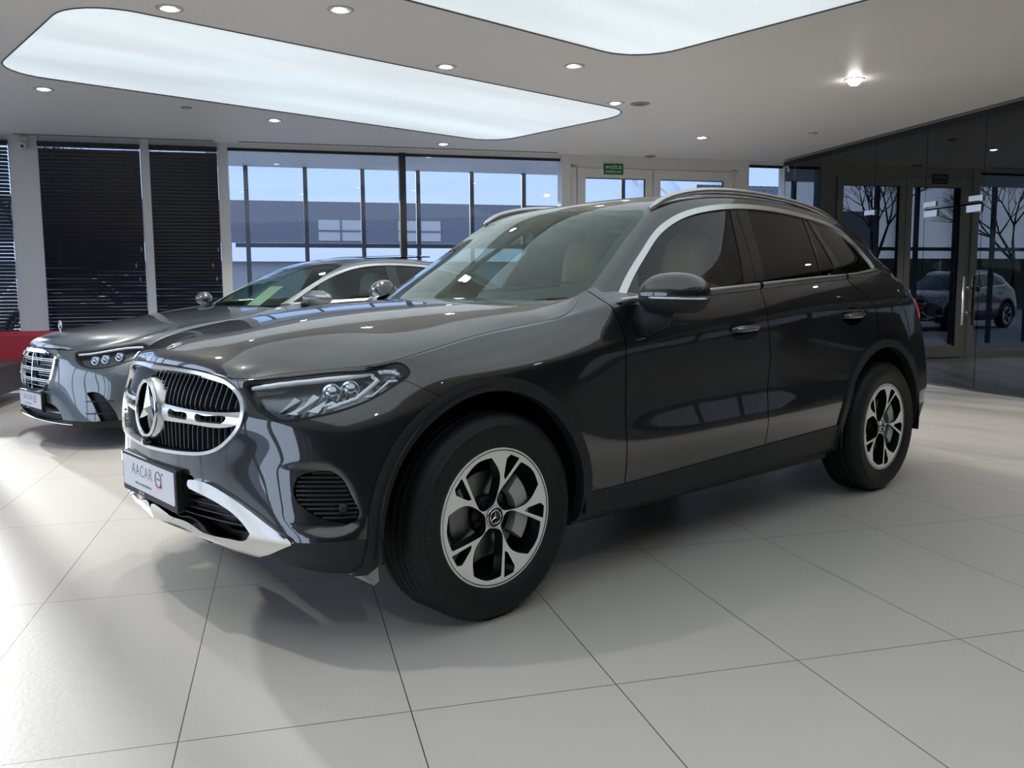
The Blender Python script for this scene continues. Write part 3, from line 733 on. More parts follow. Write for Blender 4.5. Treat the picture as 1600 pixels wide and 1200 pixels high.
    # cross bars with two slots each
    for s in (1,-1):
        out_=curve([(.098,.774,1),(.125,.770),(.16,.768),(.35,.763),(.50,.768),(.545,.772,1),(.545,.735,1),(.50,.722),(.35,.715),(.16,.712),(.125,.710),(.098,.706,1)],90,closed=True)
        h1=curve([(.165,.751),(.20,.753),(.275,.752),(.290,.745),(.288,.732),(.270,.727),(.19,.728),(.165,.734)],40,closed=True); h2=curve([(.335,.750),(.36,.752),(.46,.756),(.485,.750),(.475,.735),(.45,.729),(.36,.727),(.337,.733)],40,closed=True)
        gy,gz=np.meshgrid(np.linspace(.05,.56,150),np.linspace(.67,.815,64)); pts=[]
        for z,row in zip(gz[:,0],gy):
            rr=[]
            for y_ in row:
                p,_n=atx(b,min(y_,.56),min(max(z,.62),.88)); rr.append(((p.x if p else .75)-.004-.9*max(0,abs(z-.742)-.012)**1.0*.35,y_,z))
            pts.append(rr)
        g=grid(pts); v=np.maximum.reduce([sdf(YZ(g),out_),-sdf(YZ(g),h1),-sdf(YZ(g),h2)]); g,_=carve(g,v)
        if normals(g)[:,0].mean()<0: g=g.flip()
        mm=rim(g,.02); mm=mm if s>0 else mm.mir(); obj('grille_bar',mm,SATIN,gset,auto=50)
    # star
    sc=(.842,0,.742); stilt=Matrix.Translation(sc)@Matrix.Rotation(math.radians(-4),4,'Y')
    sg=gset
    obj('star_housing',lathe([(.094,.012),(.104,.007),(.111,-.006),(.114,-.035)],64,'z').tf(stilt@Matrix.Rotation(PI/2,4,'Y')),SATIN,sg)
    obj('star_ring',ring(.0975,.0075,72,12).tf(stilt@Matrix.Translation((.012,0,0))),CHROME,sg)
    obj('star_disc',lathe([(0,.004),(.093,.004),(.095,-.01)],64,'z').tf(stilt@Matrix.Rotation(PI/2,4,'Y')),GBLACK,sg)
    obj('star',star3(.094,.023,.017).tf(stilt@Matrix.Translation((.005,0,0))),CHROME,sg,smooth=False)
    obj('camera_pod',lathe([(0,.03),(.014,.028),(.021,.015),(.022,-.02)],24,'z').tf(Matrix.Translation((.845,0,.628))@Matrix.Rotation(PI/2,4,'Y')),GBLACK,gset)
    # -- lower intake and chrome skid
    ck=[]
    for g in (both(G0),both(G1)):
        P2=np.abs(g.V[:,1]); v=sdf(np.stack([P2,g.V[:,2]],1),C1); v[g.V[:,0]<.4]=1; a,_=carve(g,v); ck.append(a)
    ch=weld(ck[0].join(ck[1])); obj('skid_plate',rim(offset(ch,.014),.045),CHROME,car)
    ck=[]
    for g in (both(G0),both(G1)):
        v=sdf(np.stack([np.abs(g.V[:,1]),g.V[:,2]],1),solidcut)-.004; v[g.V[:,0]<.4]=1; a,_=carve(g,v); ck.append(a)
    cb=weld(ck[0].join(ck[1])); obj('intake_backing',M(cb.V-np.array([.07,0,0]),cb.F),BLACK,car)
    wl=rim(cb,.07); wl.F=wl.F[len(cb.F):]; obj('intake_wall',wl,BLACK,car,smooth=False)
    sl=M()
    for z in (.405,.430,.455,.480,.505):
        L=[]
        for y_ in np.linspace(-.60,.60,61):
            if sdf([(abs(y_),z)],intake)[0]>-.004: continue
            p,_n=atx(b,abs(y_),z); L.append((p.x-.018,y_,z))
        if len(L)>2: sl.join(tube(L,.0055,6,flat=.6))
    obj('intake_slats',sl,mat('slat_black',(.02,.021,.023),.35),car)
    plate(car,Matrix.Translation((.858,0,.490)))
    obj('plate_bracket',box(.79,.842,-.275,.275,.43,.56),BLACK,car,smooth=False)
    for y_ in (-.30,.30): obj('tow_lug',box(.755,.785,y_-.05,y_+.05,.312,.328),BLACK,car,smooth=False)
    # -- headlights
    for s in (1,-1):
        mr=(lambda m: m) if s>0 else (lambda m: m.mir())
        hs=empty('headlight',parent=car)
        hpiece,_=carve(G1,hval(G1)-.001)
        ins,edge=carve(hpiece,hval(hpiece)+.006)
        obj('lamp_gasket',mr(rim(offset(edge,-.002),.02)),BLACK,hs)
        obj('lamp_lens',mr(solid(offset(ins,-.0005),.003)),LENS,hs)
        back=M(hpiece.V-normals(hpiece)*.05,hpiece.F); obj('lamp_housing',mr(back),LAMPD,hs)
        w_=rim(hpiece,.055); w_.F=w_.F[len(hpiece.F):]; obj('lamp_rim',mr(w_),LAMPD,hs,smooth=False)
        HLb=surf(G1)
        def onh(h,z,dep):   # point on the nose corner by unrolled coordinates
            # find y such that y-x(y,z)=h
            best=None
            for y_ in np.linspace(.45,.90,60):
                p,n_=atx(HLb,y_,z)
                if p is None: continue
                e_=abs((y_-p.x)-h)
                if best is None or e_<best[0]: best=(e_,p,n_)
            return np.array(best[1])-np.array(best[2])*dep
        def strip(pts,w1,name,mt,dep,hgt=.012):
            c_=curve(pts,26); P=np.array([onh(h,z,dep) for h,z in c_]); 
            obj(name,mr(tube(P,np.interp(np.linspace(0,1,len(P)),[0,.15,.8,1],[w1*.7,w1,w1,w1*.6]),8,flat=.9)),mt,hs)
        strip([(-.165,.846),(-.07,.858),(.08,.871),(.25,.882),(.36,.888)],.0105,'light_strip',LEDW,.012)
        strip([(.36,.890),(.395,.872),(.37,.845),(.30,.815),(.20,.79)],.008,'light_strip',LEDW,.013)
        strip([(.40,.892),(.47,.893),(.50,.885)],.008,'light_strip',LEDW,.010)
        strip([(.42,.845),(.44,.862),(.49,.870)],.005,'light_strip',LEDW,.012)
        strip([(.37,.822),(.42,.845)],.004,'light_strip',LEDW,.012)
        for k,(h,z) in enumerate(((.20,.848),(.29,.857))):
            c_=onh(h,z,.035); n_=np.array((.80,.60,.0)); 
            T_=Matrix.Translation(Vector(c_))@Vector(n_).to_track_quat('Z','Y').to_matrix().to_4x4()
            obj('projector',mr(lathe([(0,.022),(.012,.020),(.021,.012),(.025,0),(.030,.006),(.033,.0),(.034,-.02)],32,'z').tf(T_)),REFL,hs)
        blades=M()
        for k,(h0,z0,h1,z1) in enumerate(((-.03,.775,.035,.835),(.015,.775,.075,.825),(.055,.778,.125,.845),(.11,.785,.165,.835),(.16,.80,.21,.825))):
            a=onh(h0,z0,.02);c_=onh(h1,z1,.035);d_=onh(h0+.035,z0+.002,.035);e2=onh(h1+.02,z1-.004,.045)
            V=[a,c_,e2,d_]; V2=[v-np.array([.008,.004,0]) for v in V]; blades.add(V+V2,[(0,1,2,3),(7,6,5,4),(0,4,5,1),(1,5,6,2),(2,6,7,3),(3,7,4,0)])
        obj('reflector_fins',mr(blades),REFL,hs,smooth=False,recalc=True)
    # -- corner vents
    for s in (1,-1):
        mr=(lambda m: m) if s>0 else (lambda m: m.mir())
        vset=empty('corner_vent',parent=car)
        fp,_=carve(G1,fval(G1)-.001); obj('vent_backing',mr(M(fp.V-normals(fp)*.035,fp.F)),BLACK,vset)
        w_=rim(fp,.036); w_.F=w_.F[len(fp.F):]; obj('vent_wall',mr(w_),BLACK,vset,smooth=False)
        lv=M()
        for z in np.arange(.456,.592,.0135):
            L=[]
            for y_ in np.linspace(.66,.93,70):
                p,n_=atx(b,y_,z)
                if p is None or p.x<.45: continue
                if sdf([(y_-p.x,z)],FG)[0]<-.001: L.append(np.array(p)-np.array(n_)*.006)
            if len(L)>3: lv.join(tube(np.array(L),.0042,6,flat=1.0))
        obj('vent_louvres',mr(lv),CLAD,vset)
        p,n_=atx(b,.845,.485); T_=Matrix.Translation(p)@Vector(n_).to_track_quat('Z','Y').to_matrix().to_4x4()
        obj('parking_sensor',mr(lathe([(0,.006),(.012,.006),(.015,.002),(.016,-.02)],24,'z').tf(T_)),CLAD,vset)
        p,n_=aty(b,.452,.556); T_=Matrix.Translation(p)@Vector(n_).to_track_quat('Z','Y').to_matrix().to_4x4()
        obj('parking_sensor',mr(lathe([(0,.0012),(.011,.0012),(.012,-.004)],24,'z').tf(T_)).join(mr(ring(.0125,.0009,24,5).tf(T_@Matrix.Rotation(PI/2,4,'Y')))),PAINT,car)
    # -- glasshouse
    g=lerp_rows(GLC_GH,260,[(0,3,34),(3,5,12),(5,7,34)],relx=(((30,40),3),((42,52),4))); G=grid(g)
    if normals(G)[:,2].mean()<0: G=G.flip()
    cowl=lambda m: -(m.V[:,0]+.37+.30*(np.minimum(m.V[:,1],.66)/.75)**2)     # keep behind this line
    _,G=carve(G,cowl(G))
    dlo=[(-.712,1.080,1),(-.805,1.162),(-.906,1.243),(-1.011,1.319),(-1.136,1.405),(-1.236,1.455),(-1.347,1.496),(-1.533,1.537),(-1.828,1.566),(-2.147,1.566),(-2.502,1.541),(-2.777,1.507),(-2.90,1.475),(-2.965,1.43),(-2.995,1.36),(-3.005,1.29),(-2.995,1.238,1),(-2.80,1.222),(-2.568,1.197),(-2.15,1.176),(-1.70,1.152),(-1.30,1.122)]
    DL=curve(dlo,220,closed=True); sidev=lambda m: np.where(m.V[:,1]<.45,1.,sdf(XZ(m),DL))
    inD,shell=carve(G,sidev(G)-.0005)
    # windscreen opening
    ws=[(-.50,0),(-.53,.35),(-.70,.690,1),(-.86,.655),(-1.046,.612),(-1.205,.560,1),(-1.185,.3),(-1.17,0)]
    ws=[(-.30,-.01,1),(-.30,.35),(-.55,.72),(-.70,.705,1),(-.86,.664),(-1.04,.618),(-1.19,.572),(-1.208,.553),(-1.205,.53),(-1.19,.30),(-1.178,-.01,1)]
    WS=curve(ws,120,closed=True); wv=lambda m: np.where(m.V[:,0]<-1.4,1.,sdf(XY(m),WS))
    wsp,shell=carve(shell,wv(shell)-.001)
    # tailgate glass: skip, dark panel
    rg,shell=carve(shell,np.where(shell.V[:,1]<.47,shell.V[:,0]+3.34,1.))
    shell2=both(shell); obj('roof_shell',rim(shell2,.02),PAINT,car)
    ins_=offset(shell2,-.022); obj('roof_lining',ins_.flip(),HEADL,car)
    obj('rear_glass',solid(both(rg),.004),PGLASS,car)
    wsb=both(wsp); wtag=obj('windscreen',solid(wsb,.004),CGLASS,car)
    frit,_=carve(wsb,-(wsb.V[:,2]-0)) if False else (None,None)
    # black band around the windscreen
    WS2=curve([(-.43,-.01,1),(-.475,.35),(-.60,.60),(-.70,.700,1),(-.86,.664),(-1.04,.618),(-1.19,.572),(-1.208,.553),(-1.205,.53),(-1.19,.30),(-1.178,-.01,1)],120,closed=True)
    ay=np.abs(wsb.V[:,1]); v=sdf(np.stack([wsb.V[:,0],ay],1),WS2)+.042
    v=np.maximum(v,np.minimum(-.99-wsb.V[:,0]+ay*.5,.115-ay))
    
    _,fb=carve(wsb,v); obj('windscreen_band',M(fb.V-normals(fb)*.0046,fb.F),BLACK,wtag)
    # chrome surround, pillars, panes
    ins,chrm=carve(inD,sidev(inD)+.024)
    belt=chrm
    def strips(m): return m
    X=lambda a,b_,m: (m.V[:,0]-(a[0]+(m.V[:,2]-a[1])*(b_[0]-a[0])/(b_[1]-a[1])))   # >0: ahead of the line a-b
    lines=dict(sail=((-.905,1.191),(-.845,1.102)),b1=((-1.725,1.532),(-1.559,1.154)),b2=((-1.870,1.534),(-1.737,1.168)),c0=((-2.400,1.526),(-2.256,1.187)),c1=((-2.425,1.526),(-2.280,1.187)),d0=((-2.44,1.525),(-2.478,1.198)),d1=((-2.487,1.516),(-2.531,1.202)))
    lines['c0']=((-2.405,1.526),(-2.262,1.187)); lines['d0']=((-2.452,1.525),(-2.455,1.198)); lines['d1']=((-2.500,1.516),(-2.535,1.202))
    cur=ins
    sail,cur=carve(cur,-X(*lines['sail'],cur))
    g1,cur=carve(cur,-X(*lines['b1'],cur))
    bp,cur=carve(cur,-X(*lines['b2'],cur))
    g2,cur=carve(cur,-X(*lines['c0'],cur))
    cp,cur=carve(cur,-X(*lines['c1'],cur))
    g3,cur=carve(cur,-X(*lines['d0'],cur))
    dp,g4=carve(cur,-X(*lines['d1'],cur))
    bA,bB=carve(bp,-(bp.V[:,0]-(-1.777+(bp.V[:,2]-1.538)*(.112)/(-.376)))+.002); _,bB=carve(bB,-(bB.V[:,0]-(-1.777+(bB.V[:,2]-1.538)*(.112)/(-.376)))-.002)
    for s in (1,-1):
        mr=(lambda m: m) if s>0 else (lambda m: m.mir())
        fdo,rdo=doors[s]
        # chrome strip in three lengths
        for a_,b_,par in ((-9,-2.54,car),(-2.54,-1.70,rdo),(-1.70,9,fdo)):
            c_,_=carve(chrm,chrm.V[:,0]-b_+.001); 
            _,c_=carve(c_,c_.V[:,0]-a_)
            if len(c_.F): obj('window_trim',mr(rim(offset(c_,.004),.012)),SATIN,par)
        xs_=np.linspace(-.70,-2.985,90); yy_=np.interp(-xs_,-P_[8][96:347,0],P_[8][96:347,1]); zz_=np.interp(-xs_,-P_[8][96:347,0],P_[8][96:347,2])
        for a_,b_,par in ((-9,-2.54,car),(-2.54,-1.70,rdo),(-1.70,9,fdo)):
            kk_=[i for i in range(90) if a_+.001<xs_[i]<b_-.001 or (i and a_<xs_[i]<b_)]
            bl_=[[(xs_[i],yy_[i]+dy,zz_[i]+dz) for dy,dz in ((-.015,-.004),(.003,-.004),(.008,.001),(.007,.018),(.002,.024),(-.02,.024))] for i in kk_]
            m_=grid(bl_); m_=m_ if normals(m_)[:,1].mean()>0 else m_.flip(); obj('belt_trim',mr(m_),SATIN,par,auto=40)
        obj('mirror_sail',mr(rim(offset(sail,-.001),.01)),GBLACK,fdo)
        obj('pillar_cover',mr(rim(offset(bA,-.002),.01)),GBLACK,fdo)
        for m_ in (bB,cp,dp): obj('pillar_cover',mr(rim(offset(m_,-.002),.01)),GBLACK,rdo)
        obj('side_window',mr(solid(offset(g1,-.006),.004)),SGLASS,fdo)
        for m_ in (g2,g3): obj('side_window',mr(solid(offset(m_,-.006),.004)),PGLASS,rdo)
        obj('quarter_window',mr(solid(offset(g4,-.006),.004)),PGLASS,car)
        # handles
        for (x0,z0),do in (((-1.466,.966),fdo),((-2.47,1.001),rdo)):
            p,n_=aty(b,x0,z0); T_=Matrix.Translation(p)@Matrix.Rotation(0.0,4,'X')
            cup=[]
            rr=np.linspace(0,1,9)
            Pg=[[ (x0+.112*r_*math.cos(a),p.y+.0016-.0*r_ -.0*(1-r_**2),z0+.047*r_*math.sin(a)) for a in np.linspace(0,2*PI,41)] for r_ in rr]
            for r_i,row in enumerate(Pg):
                for j,q_ in enumerate(row):
                    pp,_n=aty(b,q_[0],q_[2]); row[j]=(q_[0],pp.y+.0012,q_[2])
            m_=grid(Pg); m_=m_ if normals(m_)[:,1].mean()>0 else m_.flip()
            obj('handle_bowl',mr(m_),GBLACK,do)
            xs=np.linspace(-.105,.105,22); L=[(x0+x_,aty(b,x0+x_,z0)[0].y+.006+.020*(1-(x_/.105)**2)**.6,z0+.006-.02*0+x_*-.02) for x_ in xs]
            rad=[.004+.0085*(1-(abs(x_)/.107)**4) for x_ in xs]
            obj('door_handle',mr(tube(L,rad,12,flat=1.25,up=(0,0,1))),PAINT,do); 
            obj('handle_strip',mr(tube([(l[0],l[1]+.0095,l[2]+.003) for l in L[2:-2]],.0028,8)),SATIN,do)
        # side mirrors
        ms=empty('side_mirror',(-.068,0,0),parent=car)
        def ell(cx,cy,cz,ax_,ay_,az_,z0,z1,n=28,k=14,pw=2.3):
            P=[]
            for i in range(k+1):
                z=z0+(z1-z0)*i/k; q=max(0.,1-abs((z-cz)/az_)**pw)**(1/pw); row=[]
                for j in range(n+1):
                    a=2*PI*j/n; c_,s_=math.cos(a),math.sin(a); e_=.75
                    x_=cx+ax_*q*math.copysign(abs(c_)**e_,c_)*(1. if c_>0 else .55); y_=cy+ay_*q*math.copysign(abs(s_)**e_,s_)-.05*0
                    row.append((x_-.35*(y_-.93)+.0*(z-cz),y_,z))
                P.append(row)
            m=grid(P); m.F+=[tuple(range(n))[::-1],tuple(k*(n+1)+j for j in range(n))]; return m
        obj('mirror_cap',mr(ell(-.735,1.030,1.120,.095,.125,.098,1.118,1.2175)),PAINT,ms,recalc=True)
        obj('mirror_base',mr(ell(-.735,1.028,1.120,.093,.122,.075,1.058,1.116)),CLAD,ms,recalc=True)
        P=[(-.735+.099*math.cos(a)-.35*(1.03+.128*math.sin(a)-.93),1.03+.128*math.sin(a),1.117-.004*math.sin(a)) for a in np.linspace(-.4,1.45,20)]
        obj('indicator_strip',mr(tube(P,[.0015]+[.0052]*17+[.004,.001],8,flat=.8)),LEDW,ms)
        mg=[[(-.778-.35*(y_-.93),y_,z_) for y_ in np.linspace(.95,1.115,5)] for z_ in np.linspace(1.085,1.18,5)]; obj('mirror_glass',mr(solid(grid(mg),.004)),MIRG,ms,smooth=False)
        arm=curve([(-.735,.895,1.040,),(-.735,.93,1.035),(-.738,.965,1.050),(-.75,.99,1.085)],10)
        V=tube([(-.715,.880,1.03),(-.725,.925,1.025),(-.745,.975,1.045),(-.755,.99,1.09)],[.062,.060,.056,.05],14,flat=.62,up=(1,0,0)); obj('mirror_stalk',mr(V),CLAD,ms,recalc=True)
        # roof rail
        rl=curve([(-1.215,.590,1.515),(-1.258,.594,1.542),(-1.40,.600,1.590),(-1.70,.602,1.627),(-2.16,.600,1.630),(-2.55,.595,1.602),(-2.83,.580,1.555),(-2.98,.565,1.515)],60)
        rr_=tube(rl,np.interp(np.linspace(0,1,len(rl)),[0,.04,.96,1],[.010,.014,.014,.008]),12,flat=1.15); 
        obj('roof_rail',mr(rr_),SATIN,car)
        # wheels
    w0=make_wheel(car,0)
    pos=[(0,.8135),(-2.888,.82),(0,-.8135),(-2.888,-.82)]
    for i,(x_,y_) in enumerate(pos):
        w=w0 if i==0 else copy_tree(w0,car)
        w.location=(x_,y_,.3665); w.rotation_euler=(0,0,PI if y_<0 else 0)
    w_r=[c for c in car.children if c.name.startswith('wheel') and abs(c.location.x+2.888)<.01]
    for w in w_r: w.rotation_euler=(0,math.radians(-4),w.rotation_euler.z)
    # liners, floor pan, dark core
    for s in (1,-1):
        for cx,cz,ro,ri in arch:
            aa=np.linspace(-.15,PI+.15,30); P=[[(cx+(ri+.02)*math.cos(a),s*y_,cz+(ri+.02)*math.sin(a)) for a in aa] for y_ in (.60,.78,.935)]
            m_=grid(P); m_.F+=[tuple(range(30))]; obj('wheel_liner',solid(m_,.006),BLACK,car)
    obj('floor_pan',box(-3.55,.55,-.58,.58,.27,.33).join(box(-2.36,-.44,-.86,.86,.25,.33)),BLACK,car,smooth=False)
    obj('engine_bay',box(-.45,.66,-.50,.50,.33,.82),BLACK,car,smooth=False)
    for s in (1,-1): obj('air_deflector',prism([(.415,.29),(.51,.29),(.50,.262),(.43,.195),(.41,.205)],s*.66,s*.80,'y'),mat('deflector_grey',(.45,.44,.43),.45) if 'deflector_grey' not in bpy.data.materials else bpy.data.materials['deflector_grey'],car,smooth=False)
    # interior
    dsh=[(-.52,1.05),(-.75,1.085),(-.95,1.06),(-1.02,1.00),(-1.02,.80),(-.9,.62),(-.5,.62)]
    obj('dashboard',prism(dsh,-.76,.76,'y'),DASH,car,smooth=False)
    obj('cabin_floor',box(-3.3,-.6,-.78,.78,.38,.42).join(box(-3.45,-2.9,-.62,.62,.42,.95)),INT,car,smooth=False)
    for s in (1,-1): obj('door_lining',box(-2.55,-.75,min(s*.80,s*.835),max(s*.80,s*.835),.42,1.06),INT,car,smooth=False)
    for x_,y_ in ((-1.42,.37),(-1.42,-.37)): seat(car,TAN,x_,y_)
    for x_,y_ in ((-2.32,.37),(-2.32,-.37)): seat(car,TAN,x_,y_,True)
    steering(car,-1.06,.37,.99)
    obj('rear_view_mirror',prism(rounded(.22,.06,.02),-1.17,-1.14,'x').move(0,0,1.41),BLACK,car,smooth=False)
    # tail lights, spoiler
    for s in (1,-1):
        mr=(lambda m: m) if s>0 else (lambda m: m.mir())
        t_,_=carve(G1,sdf(XZ(G1),D([(-3.47,1.08),(-3.75,1.06),(-3.76,.93),(-3.60,.93),(-3.50,.99)]))); t_,_=carve(t_,.35-t_.V[:,1]); obj('tail_light',mr(rim(offset(t_,.010),.012)),REDL,car)
    sp=[(-3.10,1.500),(-3.30,1.486),(-3.40,1.465),(-3.405,1.450),(-3.30,1.43)]
    obj('roof_spoiler',prism(sp,-.46,.46,'y'),PAINT,car,smooth=False)
    obj('rear_bumper_lip',prism([(-3.72,.30),(-3.80,.32),(-3.83,.40),(-3.70,.42)],-.70,.70,'y'),CLAD,car,smooth=False)
    return car
SUV=glc()
# ---------------------------------------------------------------- the grey saloon behind
SS=(0,-.5,-.9,-1.5,-2.2,-2.9,-3.5)
S_ROWS=[
 [(.80,0,.155),(.76,.45,.155),(.66,.70,.15),(.50,.83,.15),(.30,.87,.15)]+side(SS,(.88,)*7,(.15,)*5+(.17,.2))+[(-3.9,.83,.22),(-4.15,.7,.25),(-4.25,.4,.27),(-4.27,0,.27)],
 [(.88,0,.17),(.842,.45,.17),(.74,.73,.165),(.60,.86,.165),(.45,.915,.165),(.30,.93,.17)]+side(SS,(.935,)*7,(.18,)*5+(.2,.22))+[(-3.95,.90,.25),(-4.22,.78,.28),(-4.34,.45,.30),(-4.36,0,.30)],
 [(.885,0,.215),(.846,.45,.215),(.745,.74,.215),(.61,.875,.22),(.46,.93,.23),(.30,.95,.24)]+side(SS,(.955,)*7,(.26,)*5+(.28,.3))+[(-3.96,.91,.32),(-4.23,.79,.35),(-4.36,.45,.36),(-4.38,0,.36)],
 [(.888,0,.35),(.85,.42,.35),(.775,.66,.355),(.69,.79,.36),(.59,.88,.37),(.46,.935,.38),(.30,.957,.40)]+side(SS,(.965,)*7,(.42,)*7)+[(-3.97,.92,.46),(-4.25,.8,.48),(-4.38,.46,.5),(-4.40,0,.5)],
 [(.885,0,.47),(.85,.4,.47),(.775,.63,.475),(.69,.76,.485),(.59,.86,.50),(.46,.92,.52),(.30,.95,.54)]+side(SS,(.967,)*7,(.58,)*7)+[(-3.97,.92,.62),(-4.25,.8,.65),(-4.38,.46,.66),(-4.40,0,.66)],
 [(.875,0,.59),(.84,.38,.59),(.768,.60,.595),(.675,.74,.605),(.57,.83,.62),(.45,.895,.64),(.30,.938,.67)]+side(SS,(.962,.962,.962,.962,.962,.96,.955),(.74,.75,.76,.77,.78,.79,.8))+[(-3.95,.90,.80),(-4.22,.78,.82),(-4.34,.45,.83),(-4.36,0,.83)],
 [(.862,0,.685),(.82,.38,.678),(.745,.56,.678),(.645,.685,.69),(.545,.775,.705),(.43,.85,.73),(.30,.905,.765)]+side(SS,(.94,.948,.95,.952,.952,.948,.93),(.84,.875,.895,.915,.93,.94,.945))+[(-3.9,.86,.95),(-4.15,.74,.95),(-4.27,.42,.95),(-4.29,0,.95)],
 [(.848,0,.722),(.80,.36,.712),(.725,.52,.708),(.62,.64,.722),(.52,.73,.74),(.41,.81,.765),(.30,.86,.805)]+side(SS,(.885,.90,.915,.925,.928,.915,.88),(.89,.945,.975,.99,1.005,1.015,1.015))+[(-3.85,.80,1.02),(-4.1,.7,1.02),(-4.22,.4,1.02),(-4.24,0,1.02)],
 [(.832,0,.742),(.785,.34,.733),(.71,.49,.730),(.60,.60,.748),(.50,.685,.768),(.40,.755,.792),(.30,.795,.828)]+side(SS,(.805,.81,.845,.88,.882,.865,.80),(.895,.975,1.03,1.045,1.06,1.07,1.06))+[(-3.8,.70,1.055),(-4.03,.62,1.05),(-4.16,.38,1.045),(-4.18,0,1.04)],
 [(.78,0,.73),(.74,.33,.72),(.66,.46,.715),(.55,.57,.73),(.45,.65,.75),(.36,.72,.775),(.27,.76,.81)]+side(SS,(.77,.78,.75,.80,.81,.79,.74),(.885,.96,1.04,1.055,1.07,1.08,1.07))+[(-3.75,.62,1.07),(-3.95,.54,1.065),(-4.07,.34,1.06),(-4.08,0,1.06)]]
S_GH=[
 gh(-.50,.97,(.80,.80),(.83,.78),(.85,.75),(.87,.70)),
 gh(-.80,1.062,(.735,.955),(.77,.94),(.80,.91),(.862,.85)),
 gh(-1.0,1.165,(.69,1.070),(.73,1.05),(.77,1.015),(.862,.97)),
 gh(-1.3,1.313,(.632,1.240),(.675,1.215),(.72,1.17),(.868,1.045)),
 gh(-1.6,1.430,(.587,1.382),(.632,1.355),(.68,1.305),(.872,1.055)),
 gh(-1.85,1.480,(.567,1.440),(.615,1.415),(.655,1.37),(.875,1.06)),
 gh(-2.2,1.503,(.56,1.468),(.61,1.445),(.645,1.40),(.875,1.065)),
 gh(-2.6,1.495,(.55,1.458),(.60,1.435),(.64,1.39),(.87,1.07)),
 gh(-3.0,1.45,(.54,1.41),(.59,1.385),(.63,1.34),(.86,1.075)),
 gh(-3.4,1.36,(.52,1.32),(.57,1.29),(.61,1.25),(.83,1.075)),
 gh(-3.8,1.20,(.49,1.17),(.54,1.155),(.58,1.135),(.75,1.06)),
 gh(-4.02,1.09,(.46,1.08),(.50,1.07),(.54,1.06),(.65,1.03))]
S_HOOD=[
 [(.842,0,.745),(.835,0,.775),(.80,0,.805),(.68,0,.843),(.45,0,.882),(.15,0,.93),(-.30,0,.985),(-.76,0,1.035)],
 [(.825,.20,.743),(.818,.20,.772),(.775,.21,.801),(.66,.22,.840),(.43,.235,.879),(.13,.25,.927),(-.32,.26,.982),(-.78,.27,1.033)],
 [(.79,.345,.738),(.78,.36,.760),(.725,.375,.785),(.62,.39,.823),(.40,.43,.864),(.10,.47,.914),(-.34,.49,.972),(-.81,.50,1.028)],
 [(.745,.43,.734),(.72,.46,.748),(.66,.50,.768),(.55,.54,.803),(.34,.59,.845),(.06,.64,.898),(-.36,.66,.958),(-.85,.64,1.022)],
 [(.725,.465,.732),(.68,.51,.742),(.60,.575,.757),(.45,.67,.785),(.27,.74,.833),(.02,.765,.890),(-.40,.77,.952),(-.88,.71,1.030)],
 [(.712,.482,.730),(.655,.545,.740),(.575,.62,.753),(.43,.735,.786),(.26,.793,.838),(.0,.798,.895),(-.42,.806,.963),(-.90,.735,1.040)]]
